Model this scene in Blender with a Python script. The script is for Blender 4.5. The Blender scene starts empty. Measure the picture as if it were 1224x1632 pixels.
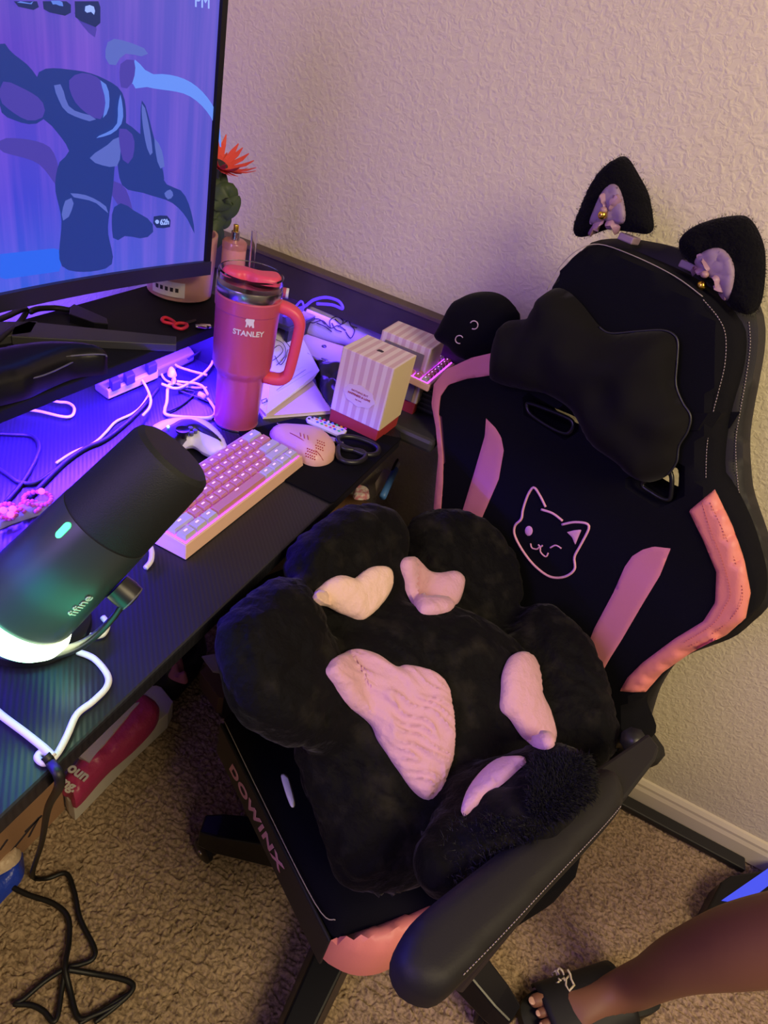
import bpy, bmesh, math, random
import numpy as np
from mathutils import Vector, Matrix, noise
from mathutils.geometry import delaunay_2d_cdt
from mathutils.bvhtree import BVHTree

random.seed(7)
rng = np.random.default_rng(7)
S = bpy.context.scene
COL = S.collection
PI = math.pi

# ------------------------------------------------------------------ camera
CAM = Vector((0, 0, 1.41))
FPX = 1040.0
RM = Matrix(((0.8823989, -0.4154985, 0.2207557), (0.4141890, 0.4633965, -0.7833972), (0.2232030, 0.7827034, 0.5809955)))
cd = bpy.data.cameras.new('camera')
cd.sensor_fit = 'VERTICAL'; cd.sensor_height = 36.0
cd.lens = FPX / 1632 * 36.0; cd.clip_start = 0.02; cd.clip_end = 50
cam = bpy.data.objects.new('camera', cd); COL.objects.link(cam)
cam.matrix_world = Matrix.Translation(CAM) @ RM.to_4x4()
S.camera = cam

# ------------------------------------------------------------------ exposure, world, lamps
S.view_settings.view_transform = 'Standard'
try: S.view_settings.look = 'None'
except Exception: pass
S.view_settings.exposure = 0.14
S.view_settings.gamma = 1.0
S.view_settings.use_curve_mapping = False
S.cycles.max_bounces = 8
S.cycles.sample_clamp_indirect = 4.0
W = bpy.data.worlds.new('world'); S.world = W; W.use_nodes = True
W.node_tree.nodes['Background'].inputs[0].default_value = (0.80, 0.62, 0.50, 1)
W.node_tree.nodes['Background'].inputs[1].default_value = 0.16

def area(name, loc, target, sx, sy, power, color, spread=PI):
    l = bpy.data.lights.new(name, 'AREA'); l.shape = 'RECTANGLE'; l.size = sx; l.size_y = sy
    l.energy = power; l.color = color; l.spread = spread
    o = bpy.data.objects.new(name, l); COL.objects.link(o); o.location = loc
    o.rotation_euler = (Vector(target) - Vector(loc)).to_track_quat('-Z', 'Y').to_euler()
    return o
def strip_lamp(name, loc, n, long, sl, sw, power, color):
    l = bpy.data.lights.new(name, 'AREA'); l.shape = 'RECTANGLE'; l.size = sl; l.size_y = sw; l.energy = power; l.color = color
    o = bpy.data.objects.new(name, l); COL.objects.link(o)
    z = -Vector(n).normalized(); x = Vector(long).normalized(); y = z.cross(x)
    o.matrix_world = Matrix.Translation(loc) @ Matrix((x, y, z)).transposed().to_4x4()
    return o
# warm ceiling lamp of the room, off to the right behind the photographer
area('ceiling_lamp', (1.25, -0.15, 2.35), (0.35, 1.0, 0.7), 0.9, 0.9, 37.0, (1.0, 0.80, 0.46))
# violet fill added for the tint on the chair, pads and wall
area('violet_fill', (-0.80, -0.95, 1.85), (-0.05, 0.9, 0.8), 0.9, 0.9, 24.0, (0.46, 0.27, 1.0))
# blue strips under the monitor riser, shining down on the desktop
strip_lamp('riser_strip_lamp', (-0.659, 0.47, 0.932), (0, 0, -1), (0, 1, 0), 1.0, 0.012, 42.0, (0.05, 0.010, 1.0))
strip_lamp('riser_rear_strip_lamp', (-0.82, 0.55, 0.93), (-1, 0, .35), (0, 1, 0), 1.1, 0.02, 2.2, (0.20, 0.09, 1.0))
strip_lamp('desk_end_strip_lamp', (-0.56, 1.205, 0.912), (0, -.5, -1), (1, 0, 0), 0.36, 0.02, 0.7, (0.12, 0.04, 1.0))

# ------------------------------------------------------------------ pixel rays onto real planes
def ray(px, py):
    return RM @ Vector(((px - 612) / FPX, (816 - py) / FPX, -1.0))
def at(px, py, z):
    d = ray(px, py); return CAM + d * ((z - CAM.z) / d.z)
def aty(px, py, y):
    d = ray(px, py); return CAM + d * (y / d.y)
def atx(px, py, x):
    d = ray(px, py); return CAM + d * (x / d.x)
def dep(px, py, k):
    return CAM + ray(px, py) * k

class Fr:
    """a plane with two in-plane axes and a normal"""
    def __init__(s, o, u, v):
        s.o = Vector(o); s.u = Vector(u).normalized(); s.n = s.u.cross(Vector(v)).normalized(); s.v = s.n.cross(s.u)
    def P(s, a, b, c=0.0): return s.o + s.u * a + s.v * b + s.n * c
    def px(s, x, y):
        d = ray(x, y); t = (s.o - CAM).dot(s.n) / d.dot(s.n); q = CAM + d * t - s.o
        return (q.dot(s.u), q.dot(s.v))
    def poly(s, pts): return [s.px(*p) for p in pts]
    def off(s, c): return Fr(s.o + s.n * c, s.u, s.v)
def plane3(a, b, c):
    A, B, C_ = at(*a), at(*b), at(*c)
    f = Fr(A, B - A, C_ - A)
    if f.n.dot(CAM - A) < 0: f = Fr(A, B - A, -(C_ - A))
    return f
def flat(z, ang=0.0, o=(0, 0)):
    return Fr((o[0], o[1], z), (math.cos(ang), math.sin(ang), 0), (-math.sin(ang), math.cos(ang), 0))

# ------------------------------------------------------------------ materials
def lin(c):
    return tuple((x / 12.92 if x <= 0.04045 else ((x + 0.055) / 1.055) ** 2.4) for x in c)
def mat(name, col, rough=0.5, metal=0.0, emit=None, es=0.0, bump=None, sheen=0.0, coat=0.0, alpha=1.0, trans=0.0, var=None, spec=0.5):
    m = bpy.data.materials.new(name); m.use_nodes = True
    nt = m.node_tree; b = nt.nodes['Principled BSDF']
    b.inputs['Base Color'].default_value = (*col, 1); b.inputs['Roughness'].default_value = rough
    b.inputs['Metallic'].default_value = metal; b.inputs['Specular IOR Level'].default_value = spec
    if emit: b.inputs['Emission Color'].default_value = (*emit, 1); b.inputs['Emission Strength'].default_value = es
    if sheen:
        b.inputs['Sheen Weight'].default_value = sheen; b.inputs['Sheen Roughness'].default_value = 0.4
    if coat: b.inputs['Coat Weight'].default_value = coat
    if trans: b.inputs['Transmission Weight'].default_value = trans; b.inputs['IOR'].default_value = 1.2
    if alpha < 1: b.inputs['Alpha'].default_value = alpha
    tc = nt.nodes.new('ShaderNodeTexCoord')
    if bump:
        sc, st, dist, det = bump
        n = nt.nodes.new('ShaderNodeTexNoise'); n.inputs['Scale'].default_value = sc; n.inputs['Detail'].default_value = det
        nt.links.new(tc.outputs['Object'], n.inputs['Vector'])
        bp = nt.nodes.new('ShaderNodeBump'); bp.inputs['Strength'].default_value = st; bp.inputs['Distance'].default_value = dist
        nt.links.new(n.outputs['Fac'], bp.inputs['Height']); nt.links.new(bp.outputs['Normal'], b.inputs['Normal'])
    if var:
        sc, c2, lo, hi = var
        n = nt.nodes.new('ShaderNodeTexNoise'); n.inputs['Scale'].default_value = sc; n.inputs['Detail'].default_value = 4
        nt.links.new(tc.outputs['Object'], n.inputs['Vector'])
        r = nt.nodes.new('ShaderNodeValToRGB'); r.color_ramp.elements[0].position = lo; r.color_ramp.elements[1].position = hi
        r.color_ramp.elements[0].color = (*col, 1); r.color_ramp.elements[1].color = (*c2, 1)
        nt.links.new(n.outputs['Fac'], r.inputs['Fac']); nt.links.new(r.outputs['Color'], b.inputs['Base Color'])
    return m
def stripes(name, c1, c2, axis, freq, duty=0.5, rough=0.6):
    m = mat(name, c1, rough); nt = m.node_tree; b = nt.nodes['Principled BSDF']
    tc = nt.nodes.new('ShaderNodeTexCoord')
    dot = nt.nodes.new('ShaderNodeVectorMath'); dot.operation = 'DOT_PRODUCT'; dot.inputs[1].default_value = Vector(axis) * freq
    fr = nt.nodes.new('ShaderNodeMath'); fr.operation = 'FRACT'
    gt = nt.nodes.new('ShaderNodeMath'); gt.operation = 'GREATER_THAN'; gt.inputs[1].default_value = duty
    mx = nt.nodes.new('ShaderNodeMixRGB'); mx.inputs[1].default_value = (*c1, 1); mx.inputs[2].default_value = (*c2, 1)
    nt.links.new(tc.outputs['Object'], dot.inputs[0]); nt.links.new(dot.outputs['Value'], fr.inputs[0])
    nt.links.new(fr.outputs[0], gt.inputs[0]); nt.links.new(gt.outputs[0], mx.inputs[0]); nt.links.new(mx.outputs[0], b.inputs['Base Color'])
    return m

M = dict(
    black=mat('black_plastic', (.012, .012, .014), .4),
    gloss=mat('glossy_black', (.006, .006, .008), .28, spec=.3),
    fabric=mat('black_fabric', (.0032, .0032, .006), .9, bump=(700, .3, .001, 2), spec=.12),
    leather=mat('black_leatherette', (.013, .012, .012), .58, bump=(500, .25, .0006, 3), spec=.28),
    pink=mat('pink_fabric', (.60, .20, .25), .75, bump=(600, .3, .0008, 2)),
    pinkleather=mat('pink_leatherette', (.72, .23, .18), .5, bump=(400, .3, .0008, 3)),
    plush=mat('black_plush', (.0022, .0020, .0026), .75, sheen=.05, bump=(42, .7, .010, 6), spec=.12, var=(26, (.016, .014, .011), .52, .78)),  # random paler nap marks, which also paint in the crushed-velvet sheen
    plushfine=mat('black_velvet', (.004, .004, .005), .9, sheen=.02, bump=(120, .4, .003, 4), spec=.12),
    pinkplush=mat('pink_plush', (.64, .36, .46), .85, sheen=.2, bump=(60, .7, .006, 5)),
    warmlitplush=mat('warm_lit_plush', (.80, .55, .47), .85, sheen=.2, bump=(60, .7, .006, 5)),  # same plush as the pink pads, its warmer light painted in as cream
    grey=mat('grey_plastic', (.10, .10, .105), .5),
    dgrey=mat('dark_grey', (.035, .035, .038), .45),
    white=mat('white_plastic', (.75, .74, .76), .35),
    cable=mat('white_cable', (.78, .74, .80), .45),
    bcable=mat('black_cable', (.006, .006, .006), .5),
    steel=mat('brushed_steel', (.62, .58, .55), .25, 1.0),
    gold=mat('gold_metal', (.95, .60, .08), .22, 1.0),
    rose=mat('pink_enamel', (.52, .085, .15), .35, coat=.3),
    hot=mat('hot_pink', (.75, .07, .14), .4),
    clear=mat('clear_plastic', (.95, .9, .97), .06, trans=1.0),
    paper=mat('paper', (.80, .74, .68), .8),
    cream=mat('cream_card', (.74, .60, .43), .7),
    ink=mat('ink', (.03, .02, .03), .7),
    redink=mat('red_ink', (.35, .02, .03), .7),
    redbox=mat('red_card', (.38, .035, .04), .55),
    card=mat('cardboard', (.36, .20, .11), .85, bump=(90, .3, .002, 3)),
    red=mat('red_plastic', (.6, .02, .03), .4),
    skin=mat('skin', (.24, .105, .055), .55, bump=(60, .1, .002, 3)),
    nail=mat('nail', (.62, .36, .26), .3),
    leaf=mat('leaf_green', (.045, .075, .035), .55, bump=(60, .4, .003, 3)),
    flower=mat('coral_petal', (.72, .07, .05), .6),
    blush=mat('blush_ceramic', (.62, .33, .27), .45),
    perfume=mat('pink_liquid_glass', (.66, .28, .24), .15, coat=.5),
    lilac=mat('lilac_satin', (.27, .19, .25), .55),
    keypink=mat('pink_keycap', (.55, .24, .25), .45),
    keywhite=mat('white_keycap', (.50, .49, .52), .45),
    kbcase=mat('pink_case', (.80, .50, .40), .45),
    legend=mat('lit_legend', (.8, .6, 1), .4, emit=(.70, .25, 1.0), es=1.7),
    backlight=mat('key_backlight', (.3, .1, .6), .4, emit=(.36, .03, 1.0), es=6.0),
    green=mat('green_led', (.1, 1, .3), .4, emit=(.05, 1.0, .25), es=2.2),
    bluescreen=mat('blue_screen', (.02, .03, .3), .3, emit=(.06, .09, .95), es=.75),
    blue=mat('blue_wrapper', (.02, .06, .55), .35, bump=(60, .6, .005, 3)),
    bluepen=mat('blue_pen', (.10, .28, .80), .3),
    kraft=mat('pale_wrap', (.65, .5, .36), .5, bump=(50, .8, .01, 3)),
    magenta=mat('magenta_wrapper', (.42, .035, .12), .4, bump=(40, .6, .008, 3)),
    stitch=mat('pale_stitching', (.34, .29, .25), .8),
    felt=mat('grey_pouch', (.34, .31, .36), .7, bump=(80, .4, .002, 3)),
    mouse=mat('pink_mouse', (.72, .42, .38), .4),
    sandal=mat('black_rubber', (.006, .006, .006), .6),
    beads=mat('pink_bead_light', (.8, .1, .4), .4, emit=(1.0, .12, .45), es=1.3),
)
# ------------------------------------------------------------------ object helpers
def link(o, parent=None):
    COL.objects.link(o)
    if parent is not None:
        o.parent = parent
        o.matrix_parent_inverse = Matrix.Translation(-Vector(parent.location)) if parent.type == 'EMPTY' else Matrix.Identity(4)
    return o
def mesh(name, V, F, m, parent=None, smooth=True, mats=None, fm=None):
    me = bpy.data.meshes.new(name); me.from_pydata([tuple(v) for v in V], [], [tuple(f) for f in F]); me.validate(); me.update()
    for q in (mats or [m]): me.materials.append(q)
    if fm:
        for p, k in zip(me.polygons, fm): p.material_index = k
    bm = bmesh.new(); bm.from_mesh(me); bmesh.ops.recalc_face_normals(bm, faces=bm.faces); bm.to_mesh(me); bm.free()
    if smooth: me.polygons.foreach_set('use_smooth', [True] * len(me.polygons))
    return link(bpy.data.objects.new(name, me), parent)
def tag(o, label=None, cat=None, group=None, kind=None):
    if label: o['label'] = label
    if cat: o['category'] = cat
    if group: o['group'] = group
    if kind: o['kind'] = kind
    return o
def thing(name, label, cat, loc=(0, 0, 0), group=None):
    o = bpy.data.objects.new(name, None); o.empty_display_size = .05; COL.objects.link(o); o.location = loc
    return tag(o, label, cat, group)
def apply(o):
    dg = bpy.context.evaluated_depsgraph_get(); me = bpy.data.meshes.new_from_object(o.evaluated_get(dg)); old = o.data
    o.modifiers.clear(); o.data = me; me.name = old.name
    return o
def bev(o, w, seg=2, ang=35):
    b = o.modifiers.new('bevel', 'BEVEL'); b.width = w; b.segments = seg; b.limit_method = 'ANGLE'; b.angle_limit = math.radians(ang)
    return o
def sharp(o, ang=40):
    bm = bmesh.new(); bm.from_mesh(o.data)
    for e in bm.edges:
        if len(e.link_faces) == 2 and e.calc_face_angle(0) > math.radians(ang): e.smooth = False
    bm.to_mesh(o.data); bm.free(); return o
def boxf(name, f, a0, a1, b0, b1, c0, c1, m, parent=None, w=0.0, seg=2):
    V = [f.P(a, b, c) for c in (c0, c1) for b in (b0, b1) for a in (a0, a1)]
    F = [(0, 2, 3, 1), (4, 5, 7, 6), (0, 1, 5, 4), (2, 6, 7, 3), (0, 4, 6, 2), (1, 3, 7, 5)]
    o = mesh(name, V, F, m, parent, smooth=False)
    if w: bev(o, w, seg)
    return o
WF = flat(0.0)
def box(name, x0, x1, y0, y1, z0, z1, m, parent=None, w=0.0): return boxf(name, WF, x0, x1, y0, y1, z0, z1, m, parent, w)
def prism(name, f, poly, c0, c1, m, parent=None, w=0.0, smooth=False):
    n = len(poly); V = [f.P(a, b, c0) for a, b in poly] + [f.P(a, b, c1) for a, b in poly]
    F = [tuple(range(n))[::-1], tuple(range(n, 2 * n))] + [(i, (i + 1) % n, n + (i + 1) % n, n + i) for i in range(n)]
    o = mesh(name, V, F, m, parent, smooth=smooth)
    if w: bev(o, w)
    if smooth: sharp(o)
    return o
def crom(P, k=6, closed=False):
    P = [Vector(p) for p in P]; n = len(P); out = []
    for i in range(n if closed else n - 1):
        if closed: p0, p1, p2, p3 = P[i - 1], P[i], P[(i + 1) % n], P[(i + 2) % n]
        else: p0, p1, p2, p3 = P[max(i - 1, 0)], P[i], P[i + 1], P[min(i + 2, n - 1)]
        for j in range(k):
            t = j / k
            out.append(.5 * ((2 * p1) + (p2 - p0) * t + (2 * p0 - 5 * p1 + 4 * p2 - p3) * t * t + (3 * p1 - p0 - 3 * p2 + p3) * t ** 3))
    if not closed: out.append(P[-1])
    return out
def tube_geo(P, r, seg=8, closed=False, V=None, F=None):
    V = [] if V is None else V; F = [] if F is None else F
    n = len(P); rad = r if callable(r) else (lambda t: r); base = len(V)
    T = []
    for i in range(n):
        a = P[i - 1] if (i > 0 or closed) else P[i]; b = P[(i + 1) % n] if (i < n - 1 or closed) else P[i]
        t = (b - a); T.append(t.normalized() if t.length > 1e-9 else Vector((0, 0, 1)))
    up = Vector((0, 0, 1)) if abs(T[0].z) < .9 else Vector((1, 0, 0))
    nrm = (up - T[0] * up.dot(T[0])).normalized()
    for i in range(n):
        nrm = (nrm - T[i] * nrm.dot(T[i])).normalized(); bi = T[i].cross(nrm); rr = rad(i / max(n - 1, 1))
        for k in range(seg):
            a = 2 * PI * k / seg; V.append(P[i] + (nrm * math.cos(a) + bi * math.sin(a)) * rr)
    for i in range(n if closed else n - 1):
        for k in range(seg):
            a = base + i * seg + k; b = base + i * seg + (k + 1) % seg; j = (i + 1) % n
            F.append((a, b, base + j * seg + (k + 1) % seg, base + j * seg + k))
    if not closed:
        F.append(tuple(base + k for k in range(seg))[::-1]); F.append(tuple(base + (n - 1) * seg + k for k in range(seg)))
    return V, F
def tube(name, P, r, m, parent=None, k=6, seg=8, closed=False, smoothpath=True):
    Q = crom(P, k, closed) if smoothpath else [Vector(p) for p in P]
    V, F = tube_geo(Q, r, seg, closed)
    return mesh(name, V, F, m, parent)
def tubes(name, PS, r, m, parent=None, k=5, seg=6):
    V, F = [], []
    for P in PS: tube_geo(crom(P, k) if k else [Vector(p) for p in P], r, seg, False, V, F)
    return mesh(name, V, F, m, parent)
def lathe(name, f, prof, m, parent=None, seg=40, ang=35):
    """prof: (radius, height) along the frame's normal"""
    V, F = [], []; n = len(prof)
    for r, h in prof:
        for k in range(seg):
            a = 2 * PI * k / seg; V.append(f.P(r * math.cos(a), r * math.sin(a), h))
    for i in range(n - 1):
        for k in range(seg):
            F.append((i * seg + k, i * seg + (k + 1) % seg, (i + 1) * seg + (k + 1) % seg, (i + 1) * seg + k))
    if prof[0][0] > 1e-5: F.append(tuple(range(seg))[::-1])
    if prof[-1][0] > 1e-5: F.append(tuple((n - 1) * seg + k for k in range(seg)))
    o = mesh(name, V, F, m, parent)
    bm = bmesh.new(); bm.from_mesh(o.data); bmesh.ops.remove_doubles(bm, verts=bm.verts, dist=1e-6); bm.to_mesh(o.data); bm.free()
    return sharp(o, ang)
def ball(name, c, r, m, parent=None, sq=(1, 1, 1), seg=20):
    f = Fr(c, (1, 0, 0), (0, 1, 0)); P = [(math.sin(PI * i / 12) * r * 1.0, -math.cos(PI * i / 12) * r) for i in range(13)]
    o = lathe(name, f, [(max(a, 1e-6), b) for a, b in P], m, parent, seg, 180)
    for v in o.data.vertices: v.co = Vector(c) + Vector([(v.co[i] - c[i]) * sq[i] for i in range(3)])
    return o
def resample(poly, sp, smooth=True):
    Q = [Vector((a, b, 0)) for a, b in poly]
    Q = crom(Q, 8, True) if smooth else Q
    P = np.array([(q.x, q.y) for q in Q]); D = np.linalg.norm(np.roll(P, -1, 0) - P, axis=1); L = np.concatenate([[0], np.cumsum(D)])
    n = max(8, int(L[-1] / sp)); s = np.linspace(0, L[-1], n, endpoint=False); PP = np.vstack([P, P[:1]])
    return np.column_stack([np.interp(s, L, PP[:, 0]), np.interp(s, L, PP[:, 1])])
def inside(P, poly):
    x, y = P[:, 0], P[:, 1]; r = np.zeros(len(P), bool); n = len(poly)
    for i in range(n):
        x0, y0 = poly[i]; x1, y1 = poly[(i + 1) % n]
        c = ((y0 > y) != (y1 > y)); r ^= c & (x < (x1 - x0) * (y - y0) / (y1 - y0 + 1e-15) + x0)
    return r
def dist(P, poly):
    d = np.full(len(P), 1e9); n = len(poly)
    for i in range(n):
        a = np.array(poly[i]); b = np.array(poly[(i + 1) % n]); ab = b - a
        t = np.clip(((P - a) @ ab) / (ab @ ab + 1e-15), 0, 1); d = np.minimum(d, np.linalg.norm(P - a - t[:, None] * ab, axis=1))
    return d
def cdt(poly, sp, holes=(), smooth=True):
    B = resample(poly, sp, smooth); H = [resample(h, sp * .7, smooth) for h in holes]
    lo, hi = B.min(0), B.max(0); gx, gy = np.meshgrid(np.arange(lo[0], hi[0], sp), np.arange(lo[1], hi[1], sp * .87))
    gx[1::2] += sp / 2; G = np.column_stack([gx.ravel(), gy.ravel()])
    G = G[inside(G, B)]; G = G[dist(G, B) > sp * .5]
    for h in H: G = G[~inside(G, h)]; G = G[dist(G, h) > sp * .4]
    pts = [tuple(p) for p in B]; E = [(i, (i + 1) % len(B)) for i in range(len(B))]
    for h in H: k = len(pts); pts += [tuple(p) for p in h]; E += [(k + i, k + (i + 1) % len(h)) for i in range(len(h))]
    pts += [tuple(p) for p in G]
    vs, es, fs, *_ = delaunay_2d_cdt([Vector(p) for p in pts], E, [], 0, 1e-7)
    V = np.array([(v.x, v.y) for v in vs]); T = np.array([f for f in fs if len(f) == 3])
    C = V[T].mean(1); k = inside(C, B)
    for h in H: k &= ~inside(C, h)
    T = T[k]; used = np.unique(T); mp = -np.ones(len(V), int); mp[used] = np.arange(len(used)); V = V[used]; T = mp[T]
    d = dist(V, B)
    for h in H: d = np.minimum(d, dist(V, h))
    return V, T, d
def prof(t): t = np.clip(t, 0, 1); return np.sqrt(np.maximum(0, 1 - (1 - t) ** 2))
def puff(name, f, poly, ht, w, hb, m, parent=None, sp=.01, holes=(), style='pillow', nz=0.0, nsc=20, smooth=True, hfun=None, vfun=None):
    V2, T, d = cdt(poly, sp, holes, smooth); p = prof(d / w); n = len(V2)
    top, bot = [], []
    P = f.P if hasattr(f, 'P') else f
    for i in range(n):
        a, b = V2[i]; k = hfun(a, b) if hfun else 1.0; base = vfun(a, b) if vfun else 0.0
        q = noise.noise(Vector((a, b, 3.7)) * nsc) * nz * p[i] if nz else 0
        top.append(P(a, b, base + ht * k * p[i] + q))
        bot.append(P(a, b, base - (hb * p[i] if style == 'pillow' else hb)))
    V = top + bot; F = [tuple(t) for t in T] + [(t[0] + n, t[2] + n, t[1] + n) for t in T]
    cnt = {}
    for t in T:
        for a, b in ((t[0], t[1]), (t[1], t[2]), (t[2], t[0])): cnt.setdefault((min(a, b), max(a, b)), []).append((a, b))
    if True:
        for k, e in cnt.items():
            if len(e) == 1: a, b = e[0]; F.append((b, a, a + n, b + n))
    o = mesh(name, V, F, m, parent)
    bm = bmesh.new(); bm.from_mesh(o.data); bmesh.ops.remove_doubles(bm, verts=bm.verts, dist=1e-5)
    bmesh.ops.recalc_face_normals(bm, faces=bm.faces); bm.to_mesh(o.data); bm.free()
    if style != 'pillow': sharp(o, 50)
    return o
def strip(name, f, pts, w, m, parent=None, h=.0012, k=6, closed=False):
    """raised flat line drawn on a plane: pts (a,b) in the plane"""
    Q = crom([Vector((a, b, 0)) for a, b in pts], k, closed) if k else [Vector((a, b, 0)) for a, b in pts]
    V, F = [], []; n = len(Q)
    for i in range(n):
        a = Q[i - 1] if (i or closed) else Q[i]; b = Q[(i + 1) % n] if (i < n - 1 or closed) else Q[i]
        t = (b - a).normalized(); s = Vector((-t.y, t.x, 0)) * w / 2
        for q, c in ((Q[i] - s, -.001), (Q[i] - s * .8, h), (Q[i] + s * .8, h), (Q[i] + s, -.001)): V.append(f.P(q.x, q.y, c))
    for i in range(n if closed else n - 1):
        j = (i + 1) % n
        for c in range(4): F.append((i * 4 + c, i * 4 + (c + 1) % 4, j * 4 + (c + 1) % 4, j * 4 + c))
    if not closed: F += [(0, 1, 2, 3), tuple((n - 1) * 4 + c for c in (3, 2, 1, 0))]
    return mesh(name, V, F, m, parent, smooth=False)
def text(name, s, f, size, m, parent=None, ext=.0004, shear=0.0, sx=1.0, space=1.0, bold=0.0):
    cu = bpy.data.curves.new(name, 'FONT'); cu.body = s; cu.size = size; cu.extrude = ext; cu.shear = shear; cu.space_character = space
    cu.align_x = 'CENTER'; cu.align_y = 'CENTER'; cu.offset = bold
    o = bpy.data.objects.new(name + '_curve', cu); COL.objects.link(o)
    me = bpy.data.meshes.new_from_object(o.evaluated_get(bpy.context.evaluated_depsgraph_get()))
    bpy.data.objects.remove(o); bpy.data.curves.remove(cu)
    for v in me.vertices: v.co = f.P(v.co.x * sx, v.co.y, v.co.z + .0006)
    me.name = name; me.materials.clear(); me.materials.append(m)
    return link(bpy.data.objects.new(name, me), parent)
def pframe(p0, p1, f):
    """a frame in plane f: origin between two pixels, u axis from p0 to p1"""
    a = Vector(f.P(*f.px(*p0))); b = Vector(f.P(*f.px(*p1))); g = Fr((a + b) / 2, b - a, f.n.cross(b - a)); return g
# ------------------------------------------------------------------ room shell
YW, XL = 1.245, -1.02
def wall_mat():
    m = mat('plaster', (.64, .575, .43), .8); nt = m.node_tree; b = nt.nodes['Principled BSDF']
    tc = nt.nodes.new('ShaderNodeTexCoord'); mp = nt.nodes.new('ShaderNodeMapping'); nt.links.new(tc.outputs['Object'], mp.inputs[0])
    n = nt.nodes.new('ShaderNodeTexNoise'); n.inputs['Scale'].default_value = 85; n.inputs['Detail'].default_value = 3; n.inputs['Distortion'].default_value = .8
    v = nt.nodes.new('ShaderNodeTexNoise'); v.inputs['Scale'].default_value = 18; v.inputs['Detail'].default_value = 3
    ad = nt.nodes.new('ShaderNodeMath'); ad.operation = 'ADD'
    r = nt.nodes.new('ShaderNodeValToRGB'); r.color_ramp.elements[0].position = .40; r.color_ramp.elements[1].position = .62
    nt.links.new(mp.outputs[0], n.inputs['Vector']); nt.links.new(mp.outputs[0], v.inputs['Vector'])
    nt.links.new(n.outputs['Fac'], r.inputs[0]); nt.links.new(r.outputs[0], ad.inputs[0]); nt.links.new(v.outputs['Fac'], ad.inputs[1])
    bp = nt.nodes.new('ShaderNodeBump'); bp.inputs['Strength'].default_value = .30; bp.inputs['Distance'].default_value = .005
    nt.links.new(ad.outputs[0], bp.inputs['Height']); nt.links.new(bp.outputs[0], b.inputs['Normal'])
    return m
PL = wall_mat()
tag(box('wall_back', XL, 2.6, YW, YW + .1, 0, 2.6, PL), kind='structure')
tag(box('wall_left', XL - .1, XL, -2.5, YW + .1, 0, 2.6, PL), kind='structure')
def carpet_mat():
    m = mat('carpet', (.30, .20, .125), .95, spec=.1); nt = m.node_tree; b = nt.nodes['Principled BSDF']
    tc = nt.nodes.new('ShaderNodeTexCoord')
    n = nt.nodes.new('ShaderNodeTexNoise'); n.inputs['Scale'].default_value = 130; n.inputs['Detail'].default_value = 4; n.inputs['Distortion'].default_value = .6
    nt.links.new(tc.outputs['Object'], n.inputs['Vector'])
    r = nt.nodes.new('ShaderNodeValToRGB'); r.color_ramp.elements[0].position = .36; r.color_ramp.elements[1].position = .60
    r.color_ramp.elements[0].color = (.22, .155, .10, 1); r.color_ramp.elements[1].color = (.46, .335, .22, 1)
    nt.links.new(n.outputs['Fac'], r.inputs[0]); nt.links.new(r.outputs[0], b.inputs['Base Color'])
    bp = nt.nodes.new('ShaderNodeBump'); bp.inputs['Strength'].default_value = .7; bp.inputs['Distance'].default_value = .004
    nt.links.new(n.outputs['Fac'], bp.inputs['Height']); nt.links.new(bp.outputs[0], b.inputs['Normal'])
    return m
CARPET = carpet_mat()
def floor():
    nx, ny = 820, 560; xs = np.linspace(-.78, 1.0, nx); ys = np.linspace(.12, YW, ny); V = []; F = []
    for y in ys:
        for x in xs:
            q = noise.noise(Vector((x * 105 + 5 * noise.noise(Vector((x * 35, y * 35, 1))), y * 120, 0))) + .45 * noise.noise(Vector((x * 210, y * 210, 5)))
            V.append((x, y, q * .0075 - .007))
    for j in range(ny - 1):
        for i in range(nx - 1): a = j * nx + i; F.append((a, a + 1, a + nx + 1, a + nx))
    # the rest of the room's carpet, coarser
    k = len(V)
    for x0, x1, y0, y1 in ((-1.02, 2.6, -2.5, .12), (1.0, 2.6, .12, YW), (-1.02, -.78, .12, YW)):
        k = len(V); V += [(x0, y0, -.004), (x1, y0, -.004), (x1, y1, -.004), (x0, y1, -.004)]; F.append((k, k + 1, k + 2, k + 3))
    return mesh('floor', V, F, CARPET)
tag(floor(), kind='structure')
bb = mat('baseboard_paint', (.68, .60, .47), .45)
def baseboard():
    pr = [(0, 0), (.016, 0), (.016, .050), (.012, .060), (.012, .068), (.006, .078), (0, .080)]
    V = [(x, YW - a, z) for x in (XL, 2.6) for a, z in pr]; n = len(pr)
    F = [(i, (i + 1) % n, n + (i + 1) % n, n + i) for i in range(n)] + [tuple(range(n)), tuple(range(n, 2 * n))[::-1]]
    return mesh('baseboard_back', V, F, bb, smooth=False)
tag(baseboard(), kind='structure')

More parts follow.
